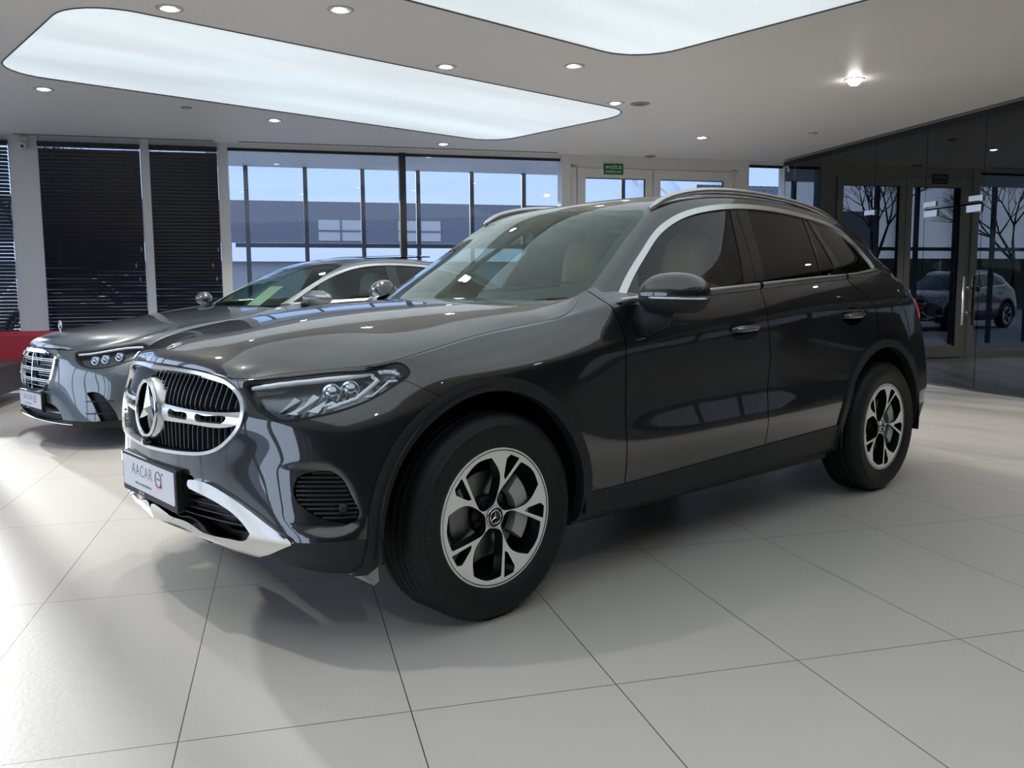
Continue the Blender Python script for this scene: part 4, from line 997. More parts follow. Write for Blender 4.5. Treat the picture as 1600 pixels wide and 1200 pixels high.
def sclass():
    car=empty('car',(-.624,-4.413,0),.0573); tag(car,'mid-grey saloon with upright chrome grille and bonnet star parked behind the dark SUV','car')
    P_=rowsheet(S_ROWS,.30,-3.5,(80,170,30)); lo=grid(vert(P_,[(0,1,3),(1,2,5)])); up=vert(P_,[(2,6,36),(6,8,10),(8,9,4)]); up=relax(up,(36,40),4); hi=grid(up); b=surf(lo,hi)
    arches=[(.0,.355,.40),(-3.216,.355,.40)]
    def av(m):
        v=np.full(len(m.V),9.)
        for cx,cz,ro in arches:
            dx=np.abs(m.V[:,0]-cx); dz=m.V[:,2]-cz; v=np.minimum(v,np.where(dz>0,np.hypot(dx,dz),dx)-ro)
        return v
    _,H_=carve(hi,av(hi)); _,L_=carve(lo,av(lo))
    gh_=[(0,.722),(.28,.720),(.365,.712),(.395,.690),(.402,.64),(.392,.56),(.355,.485),(.29,.435),(.19,.410),(0,.402)]
    GP=curve(gh_+[(-y,z) for y,z in gh_[-2:0:-1]],140,closed=True); gv=lambda m:np.where(m.V[:,0]<.3,1.,sdf(YZ(m),GP))
    HL=curve([(-.215,.712,1),(-.17,.662),(-.06,.615),(.08,.600),(.25,.616),(.42,.655),(.55,.705),(.60,.745),(.55,.768),(.355,.772),(.185,.756),(0,.735),(-.20,.720,1)],90,closed=True)
    hv=lambda m: np.where((m.V[:,0]<.2)|(m.V[:,1]<.3),1.,sdf(HH(m),HL))
    AI=curve([(-.02,.425,1),(.08,.432),(.17,.405),(.25,.33),(.31,.235),(.31,.195),(.22,.185),(.15,.21,1),(.09,.30),(.03,.38)],70,closed=True)
    ai=lambda m: np.where((m.V[:,0]<.3)|(m.V[:,1]<.4),1.,sdf(HH(m),AI))
    CI=curve([(-.01,.33,1),(.30,.325),(.40,.31),(.47,.26),(.50,.215,1),(.30,.195),(-.01,.195,1)],60,closed=True)
    ci=lambda m: np.where(m.V[:,0]<.4,1.,sdf(np.stack([np.abs(m.V[:,1]),m.V[:,2]],1),CI))
    q=H_
    for f_,g_ in ((gv,-.001),(hv,-.002),(ai,-.001),(ci,-.001)): _,q=carve(q,f_(q)+g_)
    _,L2=carve(L_,ci(L_)-.001)
    door=lambda m,g_: sdf(XZ(m),np.array([(-.86,1.3),(-.86,1.03),(-.87,.8),(-.84,.2),(-1.98,.2),(-2.02,.8),(-2.0,1.3)]))+g_
    dr,q=carve(q,door(q,.002)); _,q=carve(q,door(q,-.002)); fen,rest=carve(q,-(q.V[:,0]+.9)); rest_=rest
    lin=lambda m: -((m.V[:,0]-.36)+(.70-m.V[:,2])*.5)
    bm_,fe_=carve(fen,lin(fen)+.0015); _,fe_=carve(fe_,lin(fe_)-.0015)
    obj('bumper',rim(both(bm_),.012),PAINT_S,car)
    for s in (1,-1):
        for nm,m_ in (('fender',fe_),('door',dr),('quarter_panel',rest_)): obj(nm,(m_ if s>0 else m_.mir()) if False else (rim(m_,.012) if s>0 else rim(m_,.012).mir()),PAINT_S,car)
    obj('lower_trim',rim(both(L2),.01),BLACK,car)
    Hd=both(grid(hood_sheet(S_HOOD,70,44))); Hd=Hd if normals(Hd)[:,2].mean()>0 else Hd.flip(); hood=obj('bonnet',rim(Hd,.015),PAINT_S,car)
    so=empty('bonnet_star',parent=car); T_=Matrix.Translation((.66,0,.905)); obj('ornament_ring',ring(.036,.0035,40,8).tf(T_),CHROME,so); obj('ornament_star',star3(.036,.005,.003).join(star3(.036,.005,-.003)).tf(T_),CHROME,so,smooth=False); obj('ornament_stem',lathe([(.014,0),(.012,.006),(.004,.012),(.0035,.04)],20,'z').move(.66,0,.838),CHROME,so)
    # grille
    gs=empty('grille',parent=car); piece,_=carve(both(hi),gv(both(hi))-.003); ins,fr=carve(piece,gv(piece)+.022)
    obj('grille_surround',rim(offset(fr,.016),.04),CHROME,gs); obj('grille_backing',M(ins.V-np.array([.06,0,0]),ins.F),BLACK,gs)
    bb=surf(piece)
    bars=M(); thin=M()
    for z in (.655,.575,.495): 
        for dz in (.007,-.007):
            L=[(atx(bb,y_,z+dz)[0].x+.004,y_,z+dz) for y_ in np.linspace(-.38,.38,50) if sdf([(y_,z)],GP)[0]<-.012]; bars.join(tube(L,.0052,6))
    for z in (.69,.63,.612,.548,.53,.465,.447): 
        L=[(atx(bb,y_,z)[0].x-.022,y_,z) for y_ in np.linspace(-.38,.38,50) if sdf([(y_,z)],GP)[0]<-.014]; thin.join(tube(L,.0035,6))
    L=[(atx(bb,0,z)[0].x+.004,0,z) for z in np.linspace(.41,.715,12)]; bars.join(tube(L,.007,6))
    obj('grille_bars',bars,CHROME,gs); obj('grille_louvres',thin,SATIN,gs)
    obj('radar_panel',box(.845,.862,-.075,.075,.60,.705).join(box(.85,.868,-.05,.05,.45,.56)),GBLACK,gs,smooth=False)
    for s in (1,-1):
        mr=(lambda m: m) if s>0 else (lambda m: m.mir()); hs=empty('headlight',parent=car)
        hp,_=carve(hi,hv(hi)-.001); ins_,ed=carve(hp,hv(hp)+.008)
        obj('lamp_gasket',mr(rim(ed,.02)),BLACK,hs); obj('lamp_lens',mr(solid(ins_,.003)),LENS,hs); obj('lamp_housing',mr(M(hp.V-normals(hp)*.05,hp.F)),LAMPD,hs)
        w_=rim(hp,.055); w_.F=w_.F[len(hp.F):]; obj('lamp_rim',mr(w_),LAMPD,hs,smooth=False)
        def pt(h,z,dep):
            best=None
            for y_ in np.linspace(.42,.93,60):
                p,n_=atx(b,y_,z)
                if p is None: continue
                e_=abs((y_-p.x)-h)
                if best is None or e_<best[0]: best=(e_,p,n_)
            return np.array(best[1])-np.array(best[2])*dep
        P=np.array([pt(h,z,.014) for h,z in curve([(-.17,.705),(0,.718),(.18,.738),(.36,.755),(.50,.757)],22)]); obj('light_strip',mr(tube(P,.009,8)),LEDW,hs)
        for h,z in ((.02,.672),(.14,.682),(.27,.700)):
            c_=pt(h,z,.03); obj('projector',mr(lathe([(0,.01),(.02,.008),(.026,0),(.030,.008),(.033,0),(.034,-.02)],20,'z').tf(Matrix.Translation(Vector(c_))@Vector((.85,.5,.05)).to_track_quat('Z','Y').to_matrix().to_4x4())),REFL,hs)
        vs_=empty('corner_vent',parent=car); vp,_=carve(hi,ai(hi)-.001); obj('vent_backing',mr(M(vp.V-normals(vp)*.04,vp.F)),BLACK,vs_); w_=rim(vp,.04); w_.F=w_.F[len(vp.F):]; obj('vent_wall',mr(w_),BLACK,vs_,smooth=False)
        for z in (.365,.275):
            P=[pt(h,z+.02*(h-.1),-.004) for h in np.linspace(-.03,.28,14)]; obj('vent_blade',mr(tube(P,[.002]+[.007]*12+[.003],6,flat=.7)),GBLACK,vs_)
    cp,_=carve(both(hi),ci(both(hi))-.001); cp2,_=carve(both(lo),ci(both(lo))-.001); cpj=weld(cp.join(cp2)); obj('intake_backing',M(cpj.V-np.array([.05,0,0]),cpj.F),BLACK,car)
    w_=rim(cpj,.05); w_.F=w_.F[len(cpj.F):]; obj('intake_wall',w_,BLACK,car,smooth=False)
    L=[np.array(atxs(b,y_,.185))+np.array([.008,0,0]) for y_ in np.linspace(-.62,.62,50)]; obj('splitter_strip',tube(L,.010,8,flat=.6),CHROME,car)
    L=[np.array(atxs(b,y_,.262))-np.array([.012,0,0]) for y_ in np.linspace(-.46,.46,40)]; obj('intake_strip',tube(L,.005,6),SATIN,car)
    plate(car,Matrix.Translation((.905,0,.335)))
    # glasshouse
    G=grid(lerp_rows(S_GH,200,[(0,3,26),(3,5,10),(5,7,26)],relx=(((23,30),3),((32,40),4)))); G=G if normals(G)[:,2].mean()>0 else G.flip()
    _,G=carve(G,-(G.V[:,0]+.71+.30*(G.V[:,1]/.75)**2))
    DL=curve([(-.91,1.035,1),(-1.096,1.133),(-1.306,1.243),(-1.511,1.330),(-1.708,1.385),(-2.05,1.420),(-2.44,1.415),(-2.85,1.37),(-3.15,1.29),(-3.38,1.17),(-3.45,1.10,1),(-2.9,1.085),(-2.2,1.080),(-1.5,1.066)],160,closed=True); sv=lambda m: np.where(m.V[:,1]<.45,1.,sdf(XZ(m),DL))
    ind,sh=carve(G,sv(G)); WS=curve([(-.6,-.01,1),(-.6,.4),(-.85,.74),(-1.0,.680,1),(-1.3,.622),(-1.5,.590),(-1.62,.565),(-1.64,.54),(-1.60,.3),(-1.57,-.01,1)],90,closed=True)
    wv=lambda m: np.where(m.V[:,0]<-1.9,1.,sdf(XY(m),WS)); wp,sh=carve(sh,wv(sh)); rg,sh=carve(sh,np.where(sh.V[:,1]<.45,sh.V[:,0]+3.15,1.)); rf,sh=carve(sh,np.where((sh.V[:,1]<.50)&(sh.V[:,0]<-1.72),-1.,1.)*np.minimum(np.abs(sh.V[:,1]-.50),np.abs(sh.V[:,0]+1.72)).clip(1e-5))
    s2=both(sh); obj('roof_shell',rim(s2,.02),PAINT_S,car); obj('roof_glass',rim(both(rf),.02),GBLACK,car)
    obj('windscreen',solid(both(wp),.004),CGLASS,car); obj('rear_glass',solid(both(rg),.004),PGLASS,car)
    tp=grid([[(-2.02-.75*t_,y_,1.503+.032*t_-.03*(y_/.5)**2) for y_ in np.linspace(-.46,.46,9)] for t_ in np.linspace(0,1,6)]); tp=tp if normals(tp)[:,2].mean()>0 else tp.flip(); obj('sunroof_panel',solid(tp,.012),GBLACK,car)
    ins2,cr_=carve(ind,sv(ind)+.020)
    X=lambda a,b_,m: (m.V[:,0]-(a[0]+(m.V[:,2]-a[1])*(b_[0]-a[0])/(b_[1]-a[1])))
    g1,c2=carve(ins2,-X((-2.06,1.42),(-1.98,1.08),ins2)); bp,c3=carve(c2,-X((-2.18,1.42),(-2.10,1.08),c2))
    for s in (1,-1):
        mr=(lambda m: m) if s>0 else (lambda m: m.mir())
        obj('window_trim',mr(rim(offset(cr_,.003),.012)),SATIN,car); obj('side_window',mr(solid(offset(g1,-.005),.004)),SGLASS,car); obj('side_window',mr(solid(offset(c3,-.005),.004)),PGLASS,car); obj('pillar_cover',mr(rim(offset(bp,-.002),.01)),GBLACK,car)
        ms=empty('side_mirror',parent=car)
        P=[]
        for i in range(13):
            t_=i/12; z=1.03+.135*t_; q_=math.sin(PI*min(max(t_,.06),.94))**.5; P.append([(-1.04+.09*q_*math.cos(a)-.3*(.13*q_*math.sin(a)),1.06+.13*q_*math.sin(a),z) for a in np.linspace(0,2*PI,25)])
        m_=grid(P); m_.F+=[tuple(range(24))[::-1],tuple(12*25+j for j in range(24))]; obj('mirror_cap',mr(m_),PAINT_S,ms,recalc=True); obj('mirror_stalk',mr(tube([(-1.02,.86,1.05),(-1.04,.95,1.06)],[.03,.03],8)),BLACK,ms)
    w0=[c for c in SUV.children if c.name.startswith('wheel') and not c.name.startswith('wheel_')][0]
    for x_,y_ in ((0,.835),(-3.216,.84),(0,-.835),(-3.216,-.84)):
        w=copy_tree(w0,car); w.location=(x_,y_,.3665); w.rotation_euler=(0,0,PI if y_<0 else 0)
    for s in (1,-1):
        for cx,cz,ro in arches:
            aa=np.linspace(-.15,PI+.15,24); m_=grid([[(cx+(ro+.02)*math.cos(a),s*y_,cz+(ro+.02)*math.sin(a)) for a in aa] for y_ in (.58,.80,.93)]); m_.F+=[tuple(range(24))]; obj('wheel_liner',solid(m_,.006),BLACK,car)
    obj('floor_pan',box(-3.9,.72,-.58,.58,.17,.22).join(box(-2.8,-.42,-.88,.88,.18,.26)),BLACK,car,smooth=False); obj('engine_bay',box(-.7,.66,-.5,.5,.22,.66),BLACK,car,smooth=False)
    obj('dashboard',prism([(-.85,.98),(-1.15,1.0),(-1.35,.97),(-1.40,.8),(-1.2,.5),(-.85,.5)],-.76,.76,'y'),DASH,car,smooth=False)
    obj('cabin_floor',box(-3.6,-.9,-.78,.78,.28,.32),INT,car,smooth=False)
    for s in (1,-1): obj('door_lining',box(-3.0,-1.0,min(s*.80,s*.835),max(s*.80,s*.835),.32,1.0),INT,car,smooth=False)
    for x_,y_,r_ in ((-1.72,.38,0),(-1.72,-.38,0),(-2.75,.38,1),(-2.75,-.38,1)): s_=seat(car,CREAM,x_,y_,bool(r_)); s_.location.z=-.09
    steering(car,-1.42,.38,.88)
    pp=grid([[(-1.0-.25*t_,y_,1.035+.175*t_) for y_ in np.linspace(-.09,.15,4)] for t_ in np.linspace(0,1,4)]); pp=pp if normals(pp)[:,2].mean()>0 else pp.flip()
    pm=mat('price_paper',(.62,.68,.56),.7); sh_=obj('price_sheet',solid(pp,.002),pm,car,smooth=False)
    return car
SAL=sclass()
# ---------------------------------------------------------------- room shell
FLOORM=mat('floor_tiles',(.5,.48,.45),.3,spec=.5)
def floor_nodes(m):
    n=m.node_tree; p=n.nodes['Principled BSDF']; L=n.links.new
    tcn=n.nodes.new('ShaderNodeTexCoord'); sx_=n.nodes.new('ShaderNodeSeparateXYZ'); L(tcn.outputs['Object'],sx_.inputs[0])
    def math_(op,a,b_=None):
        k=n.nodes.new('ShaderNodeMath'); k.operation=op
        for i,v in enumerate((a,b_)):
            if v is None: continue
            if isinstance(v,(int,float)): k.inputs[i].default_value=v
            else: L(v,k.inputs[i])
        return k.outputs[0]
    def edge(o,size,off):
        q=math_('DIVIDE',math_('SUBTRACT',o,off),size); fr=math_('FRACT',q); e=math_('MINIMUM',fr,math_('SUBTRACT',1.,fr)); return math_('MULTIPLY',e,size),math_('FLOOR',q)
    g0=Vector((1.1482,.9907,0)); c,s=math.cos(TH),math.sin(TH); gu=g0.x*c+g0.y*s; gw=-g0.x*s+g0.y*c
    e1,f1=edge(sx_.outputs['X'],.6026,gu); e2,f2=edge(sx_.outputs['Y'],1.2058,gw)
    d=math_('MINIMUM',e1,e2); gm=math_('LESS_THAN',d,.0016)
    cmb=n.nodes.new('ShaderNodeCombineXYZ'); L(f1,cmb.inputs[0]); L(f2,cmb.inputs[1]); wn=n.nodes.new('ShaderNodeTexWhiteNoise'); L(cmb.outputs[0],wn.inputs['Vector'])
    ns=n.nodes.new('ShaderNodeTexNoise'); ns.inputs['Scale'].default_value=2.2; ns.inputs['Detail'].default_value=8; L(tcn.outputs['Object'],ns.inputs['Vector'])
    v=math_('ADD',math_('MULTIPLY',wn.outputs['Value'],.035),math_('MULTIPLY',ns.outputs['Fac'],.09))
    hs=n.nodes.new('ShaderNodeMix'); hs.data_type='RGBA'; L(v,hs.inputs[0]); hs.inputs[6].default_value=(.52,.495,.46,1); hs.inputs[7].default_value=(.38,.362,.335,1)
    mx=n.nodes.new('ShaderNodeMix'); mx.data_type='RGBA'; L(gm,mx.inputs[0]); L(hs.outputs[2],mx.inputs[6]); mx.inputs[7].default_value=(.05,.045,.04,1)
    L(mx.outputs[2],p.inputs['Base Color'])
    n2=n.nodes.new('ShaderNodeTexNoise'); n2.inputs['Scale'].default_value=55; n2.inputs['Detail'].default_value=5; L(tcn.outputs['Object'],n2.inputs['Vector'])
    b=n.nodes.new('ShaderNodeBump'); b.inputs['Strength'].default_value=.25; b.inputs['Distance'].default_value=.002
    h=math_('SUBTRACT',n2.outputs['Fac'],math_('MULTIPLY',gm,1.5)); L(h,b.inputs['Height']); L(b.outputs[0],p.inputs['Normal'])
    p.inputs['Roughness'].default_value=.36
floor_nodes(FLOORM)
CEILM=mat('ceiling_white',(.80,.785,.76),.45,spec=.35)
WHITE=mat('white_frame',(.70,.70,.68),.35)
def struct(name,m,mt,smooth=False): o=obj(name,m,mt,None,smooth); o['kind']='structure'; o.rotation_euler=(0,0,TH); return o
def rb(u0,u1,w0,w1,z0,z1): return box(u0,u1,w0,w1,z0,z1)
UG,WB_=7.12,8.14       # glass wall, window wall
struct('floor',rb(-6.7,UG+6,-9,WB_+.2,-.1,0),FLOORM)
def room_uw(x,y): c,s=math.cos(TH),math.sin(TH); return (x*c+y*s,-x*s+y*c)
PAN=mat('light_panel',(.8,.8,.8),.5,emit=(.80,.93,1.0),es=.8)
def panel_nodes(m,st):
    n=m.node_tree; p=n.nodes['Principled BSDF']; t=n.nodes.new('ShaderNodeTexNoise'); t.inputs['Scale'].default_value=.8; t.inputs['Detail'].default_value=1
    tcn=n.nodes.new('ShaderNodeTexCoord'); mp=n.nodes.new('ShaderNodeMapping'); mp.inputs['Scale'].default_value=(.35,2.2,1); n.links.new(tcn.outputs['Object'],mp.inputs[0]); n.links.new(mp.outputs[0],t.inputs['Vector'])
    r_=n.nodes.new('ShaderNodeMapRange'); r_.inputs[1].default_value=.3; r_.inputs[2].default_value=.7; r_.inputs[3].default_value=st*.80; r_.inputs[4].default_value=st*1.07
    n.links.new(t.outputs['Fac'],r_.inputs[0]); n.links.new(r_.outputs[0],p.inputs['Emission Strength'])
panel_nodes(PAN,.45)
P1=rounded(5.62,2.38,.42,8,-2.64,-4.27); P2=rounded(7.4,5.6,.42,8,-.12+.0,1.10)
# ceiling with two light coffers (world aligned, as the coffers follow the cars)
ce=grid([[ (x,y,CH) for x in np.linspace(-16,12,260)] for y in np.linspace(-14,14,260)])
v=np.minimum(sdf(XY(ce),P1),sdf(XY(ce),P2)); _,ce=carve(ce,v)
cu=ce.V@np.array([math.cos(TH),math.sin(TH),0]); _,ce=carve(ce,cu-(UG+.0)) if False else (None,ce)
c_,s_=math.cos(TH),math.sin(TH)
def clipu(m,f_): a,_=carve(m,f_(m.V[:,0]*c_+m.V[:,1]*s_,-m.V[:,0]*s_+m.V[:,1]*c_)); return a
ce=clipu(ce,lambda u_,w_:u_-UG-6); ce=clipu(ce,lambda u_,w_:w_-WB_-.1); ce=clipu(ce,lambda u_,w_:-u_-6.75)
o=obj('ceiling',solid(ce if normals(ce)[:,2].mean()<0 else ce.flip(),.10),CEILM,None,smooth=False); o['kind']='structure'
for k,Pp in enumerate((P1,P2)):
    e=empty('ceiling_light_panel',(0,0,0)); tag(e,('long glowing rounded ceiling panel above the window wall end of the room','large glowing ceiling panel cut off by the top edge, nearest the viewer')[k],'light panel','glowing ceiling panels')
    obj('light_diffuser',prism(Pp,CH+.004,CH+.03),PAN,e,smooth=False)
    n=len(Pp); V=[(p[0],p[1],CH-.002) for p in Pp]+[(p[0]*1.,p[1]*1.,CH-.002) for p in Pp]
    obj('panel_edge',tube([(p[0],p[1],CH-.001) for p in Pp],.007,4,closed=True),mat('edge_grey',(.10,.10,.10),.6) if k==0 else bpy.data.materials['edge_grey'],e,smooth=False)
# ---------------------------------------------------------------- window wall (at w = 8.14)
DARKF=mat('dark_frame',(.012,.013,.016),.35)
BLIND=mat('blind_slat',(.014,.016,.026),.33)
CORD=mat('blind_cord',(.25,.25,.24),.7)
WGL=glassmat('window_glass',(.86,.90,.95),1.5,(1,1,1),0,1.0)
BWGL=glassmat('tinted_partition_glass',(.13,.14,.15),1.5,(.95,.98,1),0,1.65)
GREYP=mat('slot_grey',(.16,.16,.155),.6)
CAMW=mat('camera_white',(.62,.62,.61),.4)
GREEN=mat('sign_green',(.0,.13,.045),.5)
LETW=mat('sign_letter',(.62,.72,.62),.5)
REDS=mat('red_leather',(.30,.012,.025),.42,bump=(160,.15,.001))
GREYS=mat('grey_leather',(.045,.047,.055),.45)
def R(o,loc=None):
    """put an object built in room coordinates into the world"""
    o.rotation_euler=(0,0,TH); return o
def rthing(name,u_,w_,z,label,cat,group=None,kind=None):
    e=empty(name,RW(u_,w_,z),TH); tag(e,label,cat,group,kind); return e
W0=WB_
posts=[(-6.65,-6.53),(-4.80,-4.66),(-3.40,-3.08),(-1.93,-1.83),(-1.02,-.90),(3.57,3.70),(6.32,6.50),(7.12,7.26)]
for a,b_ in posts: struct('trim_%d'%(posts.index((a,b_))+1),box(a,b_,W0-.06,W0+.14,0,CH),WHITE)
struct('trim_20',box(1.29,1.375,W0-.04,W0+.08,0,3.0),DARKF)
struct('wall_header',box(-6.7,UG+.1,W0-.03,W0+.16,3.0,CH+.02),WHITE)
struct('trim_21',box(-6.7,UG,W0,W0+.1,0,.10),WHITE)
struct('trim_22',box(-6.7,UG,W0+.02,W0+.06,2.965,3.0),DARKF)
wi=[(-6.53,-4.80),(-4.66,-3.40),(-3.08,-1.93),(-1.83,-1.02),(-.90,1.29),(1.375,3.57),(6.50,7.12)]
for k,(a,b_) in enumerate(wi): struct('window_%d'%(k+1),box(a,b_,W0+.035,W0+.043,.10,2.97),WGL)
# double door with its two leaves
dr=struct('door_1',box(3.70,3.80,W0-.03,W0+.09,0,2.92).join(box(6.22,6.32,W0-.03,W0+.09,0,2.92)).join(box(3.70,6.32,W0-.03,W0+.09,2.88,3.0)),WHITE)
for a,b_ in ((3.81,4.955),(4.965,6.21)):
    lf=box(a,a+.11,W0-.05,W0+.03,.02,2.87).join(box(b_-.11,b_,W0-.05,W0+.03,.02,2.87)).join(box(a+.11,b_-.11,W0-.05,W0+.03,2.74,2.87)).join(box(a+.11,b_-.11,W0-.05,W0+.03,.02,.2))
    l_=obj('door_leaf',lf,WHITE,dr,smooth=False); obj('door_pane',box(a+.11,b_-.11,W0-.012,W0-.004,.2,2.74),WGL,l_)
    obj('pane_gasket',box(a+.11,a+.12,W0-.03,W0,.2,2.74).join(box(b_-.12,b_-.11,W0-.03,W0,.2,2.74)).join(box(a+.12,b_-.12,W0-.03,W0,2.73,2.74)),DARKF,l_,smooth=False)
for z in (.35,1.4,2.62): obj('door_hinge',lathe([(0,0),(.012,0),(.012,.11),(0,.11)],10).move(6.215,W0-.065,z).join(box(6.17,6.26,W0-.055,W0-.05,z+.03,z+.08)),WHITE,dr,smooth=False)
sg=rthing('exit_sign',4.345,W0-.053,2.865,'green emergency exit sign with white lettering above the left door leaf','sign')
obj('sign_board',box(-.148,.148,-.006,.001,-.075,.075),GREEN,sg,smooth=False)
FF=Matrix(((1,0,0,0),(0,0,-1,0),(0,1,0,0),(0,0,0,1)))
textmesh('WYJ\u015aCIE',.060,.0005,Matrix.Translation((0,-.0065,.022))@FF,'sign_lettering',LETW,sg,1.05,offs=.0012)
textmesh('EWAKUACYJNE',.034,.0005,Matrix.Translation((0,-.0065,-.038))@FF,'sign_lettering',LETW,sg,1.0,offs=.0008)
# blinds
def blind(a,b_,z0,z1,ang,label,name='venetian_blind',seed=0):
    e=rthing(name,(a+b_)/2,W0-.075,0,label,'blind','black venetian blinds'); hw=(b_-a)/2; rg=random.Random(seed)
    obj('head_rail',box(-hw,hw,-.03,.03,z1-.06,z1),DARKF,e,smooth=False)
    m=M(); z=z1-.10
    while z>z0:
        an=math.radians(ang(z)+rg.uniform(-1.5,1.5)); sag=.002*rg.uniform(-1,1)
        P=[]
        for u_ in np.linspace(-hw,hw,3):
            P.append([(u_,t_*.025*math.cos(an)+.003*(1-t_*t_)*math.sin(an),z+sag*u_/hw-t_*.025*math.sin(an)+.003*(1-t_*t_)*math.cos(an)) for t_ in (-1,-.5,0,.5,1)])
        m.join(grid(P)); z-=.0435
    obj('blind_slats',m,BLIND,e)
    cords=[-hw+.16*2*hw,-hw+.5*2*hw,-hw+.84*2*hw] if hw>.3 else [0]
    for u_ in cords: obj('ladder_cord',box(u_-.0015,u_+.0015,-.028,-.0265,z0,z1-.05).join(box(u_-.0015,u_+.0015,.0265,.028,z0,z1-.05)),DARKF,e,smooth=False)
    if hw>.3:
        for u_,zz in ((hw-.06,1.35),(hw-.10,1.52),(hw-.03,1.72)):
            c_=obj('pull_cord',tube([(u_,-.035,z1-.05),(u_,-.036,zz)],.0012,5),DARKF,e); obj('cord_tassel',lathe([(0,.03),(.006,.028),(.009,0),(.007,-.022),(0,-.024)],8).move(u_,-.036,zz-.02),CORD,c_)
    return e
blind(-3.075,-1.935,.14,2.985,lambda z:68-11*max(0,(2.3-z)),'wide black venetian blind between the white column and the first white mullion',seed=1)
blind(-1.825,-1.025,.14,2.985,lambda z:67-8*max(0,(2.3-z)),'narrower black venetian blind right of the first white mullion',seed=2)
blind(-4.0,-3.405,.14,2.985,lambda z:42,'sunlit black venetian blind at the left picture edge, slats open',seed=3)
# cameras on the posts
for (u_,lab) in ((-3.22,'white dome camera high on the column at the left'),(7.16,'white dome camera high on the post by the glass partition')):
    e=rthing('security_camera',u_,W0-.10,2.93,lab,'camera','dome cameras'); obj('camera_mount',box(-.045,.045,-.02,.05,.03,.10),CAMW,e,smooth=False)
    obj('camera_housing',lathe([(0,.045),(.035,.04),(.048,.02),(.05,0),(.045,-.03),(.03,-.052),(0,-.06)],24).move(0,-.02,.0),CAMW,e)
    obj('camera_lens',lathe([(0,.012),(.015,.01),(.018,0)],16).tf(Matrix.Translation((0,-.062,-.02))@Matrix.Rotation(PI/2,4,'X')),GBLACK,e)
# ---------------------------------------------------------------- glass partition (at u = UG)
def seam(a,b_,z0,z1): return box(UG,UG+.012,a+.003,b_-.003,z0,z1)
gl=[(6.03,W0-.02,0.02,2.99),(5.11,6.03,.02,2.99),(4.23,5.11,2.07,2.99),(3.0,4.23,.02,2.99),(1.6,3.0,.02,2.99),(.2,1.6,.02,2.99),(-1.5,.2,.02,2.99),(-3.2,-1.5,.02,2.99),(-6,-3.2,.02,2.99)]
for k,(a,b_,z0,z1) in enumerate(gl): struct('window_%d'%(k+20),seam(a,b_,z0,z1),BWGL)
gd=rthing('glass_door',UG,4.67,0,'frameless dark glass door with a long steel pull handle in the glass partition','door')
obj('door_glass',box(0,.012,-.435,.435,.015,2.055),BWGL,gd,smooth=False)
hn=obj('pull_handle',tube([(-.065,-.30,.73),(-.065,-.30,1.27)],.016,14),SATIN,gd)
for z in (.86,1.14): obj('handle_post',tube([(-.065,-.30,z),(.0,-.30,z)],.008,10).join(lathe([(0,0),(.022,0),(.022,.012),(0,.012)],16).tf(Matrix.Translation((-.012,-.30,z))@Matrix.Rotation(PI/2,4,'Y'))),STEEL,hn)
for w_,z0,z1,h_ in ((.33,2.0,2.06,.105),(-.33,2.0,2.06,.105)):
    obj('patch_fitting',box(-.018,.026,w_-h_,w_+h_,1.975,2.05),SATIN,gd,smooth=False)
for k,(w_,d_) in enumerate(((5.02,1),(4.32,-1),(6.10,-1))):
    e=rthing('transom_fitting',UG,w_,2.085,('steel L-shaped fitting above the hinge side of the glass door','steel L-shaped fitting above the handle side of the glass door','steel L-shaped fitting on the glass near the room corner')[k],'fitting','steel glass fittings')
    e_=obj('fitting_plate',box(-.016,.028,-.10,.10,.008,.065).join(box(-.016,.028,(.06 if d_>0 else -.10),(.10 if d_>0 else -.06),-.0,.008)),SATIN,e,smooth=False)
# the dark room behind the partition
DK=mat('dark_room',(.022,.026,.032),.7); DKF=mat('dark_room_floor',(.10,.10,.10),.35)
struct('wall_beyond',box(UG+4.5,UG+4.6,-7,W0+.1,0,CH).join(box(UG+.3,UG+4.6,W0+.05,W0+.15,0,CH)).join(box(UG+.02,UG+4.6,-7.1,-7,0,CH)),DK)
struct('trim_40',box(UG-.01,UG+.02,-6,W0,0,.022),DARKF); struct('trim_41',box(UG-.02,UG+.03,-6,W0,2.985,CH),DARKF)
sl=M()
for w_ in np.arange(-5.9,W0-.3,.42): sl.join(box(UG-.14,UG-.05,w_,w_+.40,CH-.004,CH+.004))
struct('trim_42',sl,GREYP)
for k in range(60):
    pass
# far walls of the showroom, behind the viewer
BACKW=mat('rear_wall',(.035,.038,.045),.55)
struct('wall_rear',box(-6.7,UG+.1,-6.6,-6.45,0,CH),BACKW)
GW=mat('left_wall_frame',(.05,.055,.06),.4)
fr=box(-6.75,-6.6,-6.5,W0,0,.25).join(box(-6.75,-6.6,-6.5,W0,2.9,CH))
for w_ in np.arange(-6.4,W0,1.83): fr.join(box(-6.77,-6.57,w_,w_+.14,.25,2.9))
struct('wall_left',fr,GW); struct('window_40',box(-6.69,-6.68,-6.5,W0,.25,2.9),WGL)
